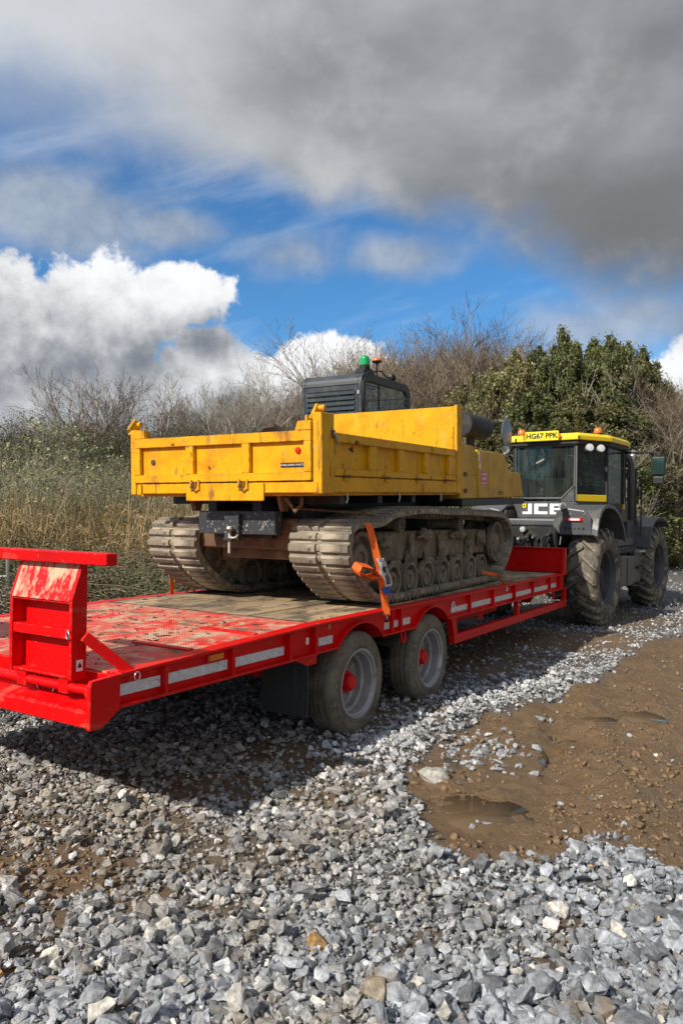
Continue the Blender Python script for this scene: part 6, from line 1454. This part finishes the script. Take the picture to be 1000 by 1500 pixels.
k2 = 0
for row, (t_, hh) in enumerate(((3.7, 1.05), (4.6, 1.15), (5.6, 1.2), (6.8, 1.2))):
    s_ = -4.0
    while s_ < 16:
        tt = t_ + rv.uniform(-.3, .3); p = MW_T @ Vector((s_, tt, 0)); a, b, hg = BR[rv.choice([0, 1, 2, 1])]
        plant('bramble_bush', 'tangled bramble bush on the bank along the far side of the trailer', 'bush', (('stems', a), ('foliage', b)), p.x, p.y, hh * rv.uniform(.8, 1.15), hg, rv.uniform(0, 6.3), 'bramble bushes on the bank', rv.uniform(1.0, 1.3)); s_ += 1.45 + rv.uniform(-.3, .3)
for (u, Y, h_) in ((985, 34, 2.6), (1003, 33, 2.9), (1025, 34, 2.8), (965, 36, 2.2), (1045, 33, 2.6)):
    x = (u - 500) / FOC * Y; a, b, hg = BR[1]; plant('hedge_bush', 'dark brown hedge bush beyond the front of the tractor', 'bush', (('stems', a), ('foliage', b)), x, Y, h_, hg, rv.uniform(0, 6.3), 'hedge beyond the tractor', 1.1)
# reeds
def reeds():
    r = np.random.default_rng(9); n = 13000
    u = r.uniform(-120, 640, n); Y = r.uniform(12.5, 22, n); x = (u - 500) / FOC * Y
    t = -(x - O_T[0]) * D_T[1] + (Y - O_T[1]) * D_T[0]; dn = fbm(x * .8, Y * .8, 3, 91); k_ = (t > 5.6) & (r.random(n) < np.clip((dn - .30) * 4, .15, 1)); x, Y = x[k_], Y[k_]; n = len(x)
    z = ground_h(x, Y); h = r.uniform(.7, 2.0, n) * (.75 + .5 * fbm(x * .6, Y * .6, 2, 95)); lean = r.normal(0, .2, (n, 2))
    w = r.uniform(.006, .013, n); a = r.uniform(0, 3.14, n); wx, wy = np.cos(a) * w, np.sin(a) * w
    V = []; 
    for f, q in ((0, 1), (.5, .9), (1, .25)):
        cx, cy, cz = x + lean[:, 0] * h * f * f, Y + lean[:, 1] * h * f * f, z + h * f
        V += [np.stack([cx - wx * q, cy - wy * q, cz], 1), np.stack([cx + wx * q, cy + wy * q, cz], 1)]
    V = np.stack(V, 1).reshape(-1, 3); b = np.arange(n)[:, None] * 6
    F = np.concatenate([b + np.array([[0, 1, 3, 2]]), b + np.array([[2, 3, 5, 4]])])
    # one drooping leaf per reed
    f = r.uniform(.45, .9, n); la = r.uniform(0, 6.28, n); L_ = r.uniform(.15, .4, n)
    bx, by, bz = x + lean[:, 0] * h * f * f, Y + lean[:, 1] * h * f * f, z + h * f
    V2 = np.stack([np.stack([bx, by, bz - .01], 1), np.stack([bx + np.cos(la) * L_ * .5, by + np.sin(la) * L_ * .5, bz + L_ * .3], 1), np.stack([bx + np.cos(la) * L_, by + np.sin(la) * L_, bz - L_ * .05], 1), np.stack([bx + np.cos(la) * L_ * .5, by + np.sin(la) * L_ * .5, bz + L_ * .3 - .03], 1)], 1).reshape(-1, 3)
    F2 = len(V) + np.arange(n * 4).reshape(n, 4)
    tint = np.concatenate([np.repeat(r.random(n), 6), np.repeat(r.random(n), 4)])
    me = np_mesh('reeds', np.concatenate([V, V2]), [np.concatenate([F, F2])], M_REED, tint=tint)
    tag(link('reeds', me), 'stand of dead straw coloured reeds behind the trailer', 'reeds', kind='stuff')
reeds()
def grass():
    r = np.random.default_rng(19); n = 42000
    u = r.uniform(-200, 1250, n); Y = 7.0 * (34 / 7.0) ** r.random(n); x = (u - 500) / FOC * Y
    k_ = zones(x, Y)[2] > .35; x, Y = x[k_], Y[k_]; n = len(x); z = ground_h(x, Y); h = r.uniform(.15, .55, n); a = r.uniform(0, 6.28, n); w = r.uniform(.006, .012, n) * (1 + Y * .03)
    lx, ly = r.normal(0, .15, n), r.normal(0, .15, n)
    V = np.stack([np.stack([x - np.cos(a) * w, Y - np.sin(a) * w, z - .02], 1), np.stack([x + np.cos(a) * w, Y + np.sin(a) * w, z - .02], 1), np.stack([x + lx, Y + ly, z + h], 1)], 1).reshape(-1, 3)
    me = np_mesh('rough_grass', V, [np.arange(n * 3).reshape(n, 3)], M_GRASS, tint=np.repeat(r.random(n), 3))
    tag(link('rough_grass', me), 'rough tussocky grass on the bank behind the trailer', 'grass', kind='stuff')
grass()
# galvanised gate behind the ramps at far left
def gate():
    a = Vector((-5.1, 7.9, 0)); b = Vector((-3.72, 8.25, 0)); d = (b - a).normalized(); ang = math.atan2(d.y, d.x); z = float(ground_h(np.array([b.x]), np.array([b.y]))[0])
    g = thing('field_gate', 'galvanised tubular field gate behind the raised ramp at far left', 'gate'); g.location = (a.x, a.y, z); g.rotation_euler = (0, 0, ang); L_ = (b - a).length
    for z_ in (.35, .55, .75, .97, 1.2): MB().tube([(0, 0, z_), (L_, 0, z_)], .017, 8).build('rail', 'zinc', g, smooth=40)
    for x_ in (0, L_ * .5, L_): MB().tube([(x_, 0, .15), (x_, 0, 1.24)], .022, 8).build('upright', 'zinc', g, smooth=40)
gate()
# soil heap with pale timbers beyond the tractor, right edge
def heap():
    x0, y0 = 16.6, 34.5; z = float(ground_h(np.array([x0]), np.array([y0]))[0])
    t = thing('soil_heap', 'low heap of orange brown soil beyond the tractor at the right edge', 'soil heap'); t.location = (x0, y0, z)
    mud_lump('soil', (0, 0, .1), (1.7, 1.2, .75), 88, t, MT_HEAP)
    for i, (a, zz) in enumerate(((.2, .72), (-.35, .95))): MB().hexa([(s_, t_ + s_ * a, zz + dz) for s_ in (-1.2, .6) for t_ in (-1.3, -1.12) for dz in (0, .09)]).build('timber', 'timber', t)
MT['heap'] = mat('orange_soil', (.30, .165, .075), .95, var=.35, var_scale=2, bump=.8, bump_scale=8); MT_HEAP = 'heap'
heap()
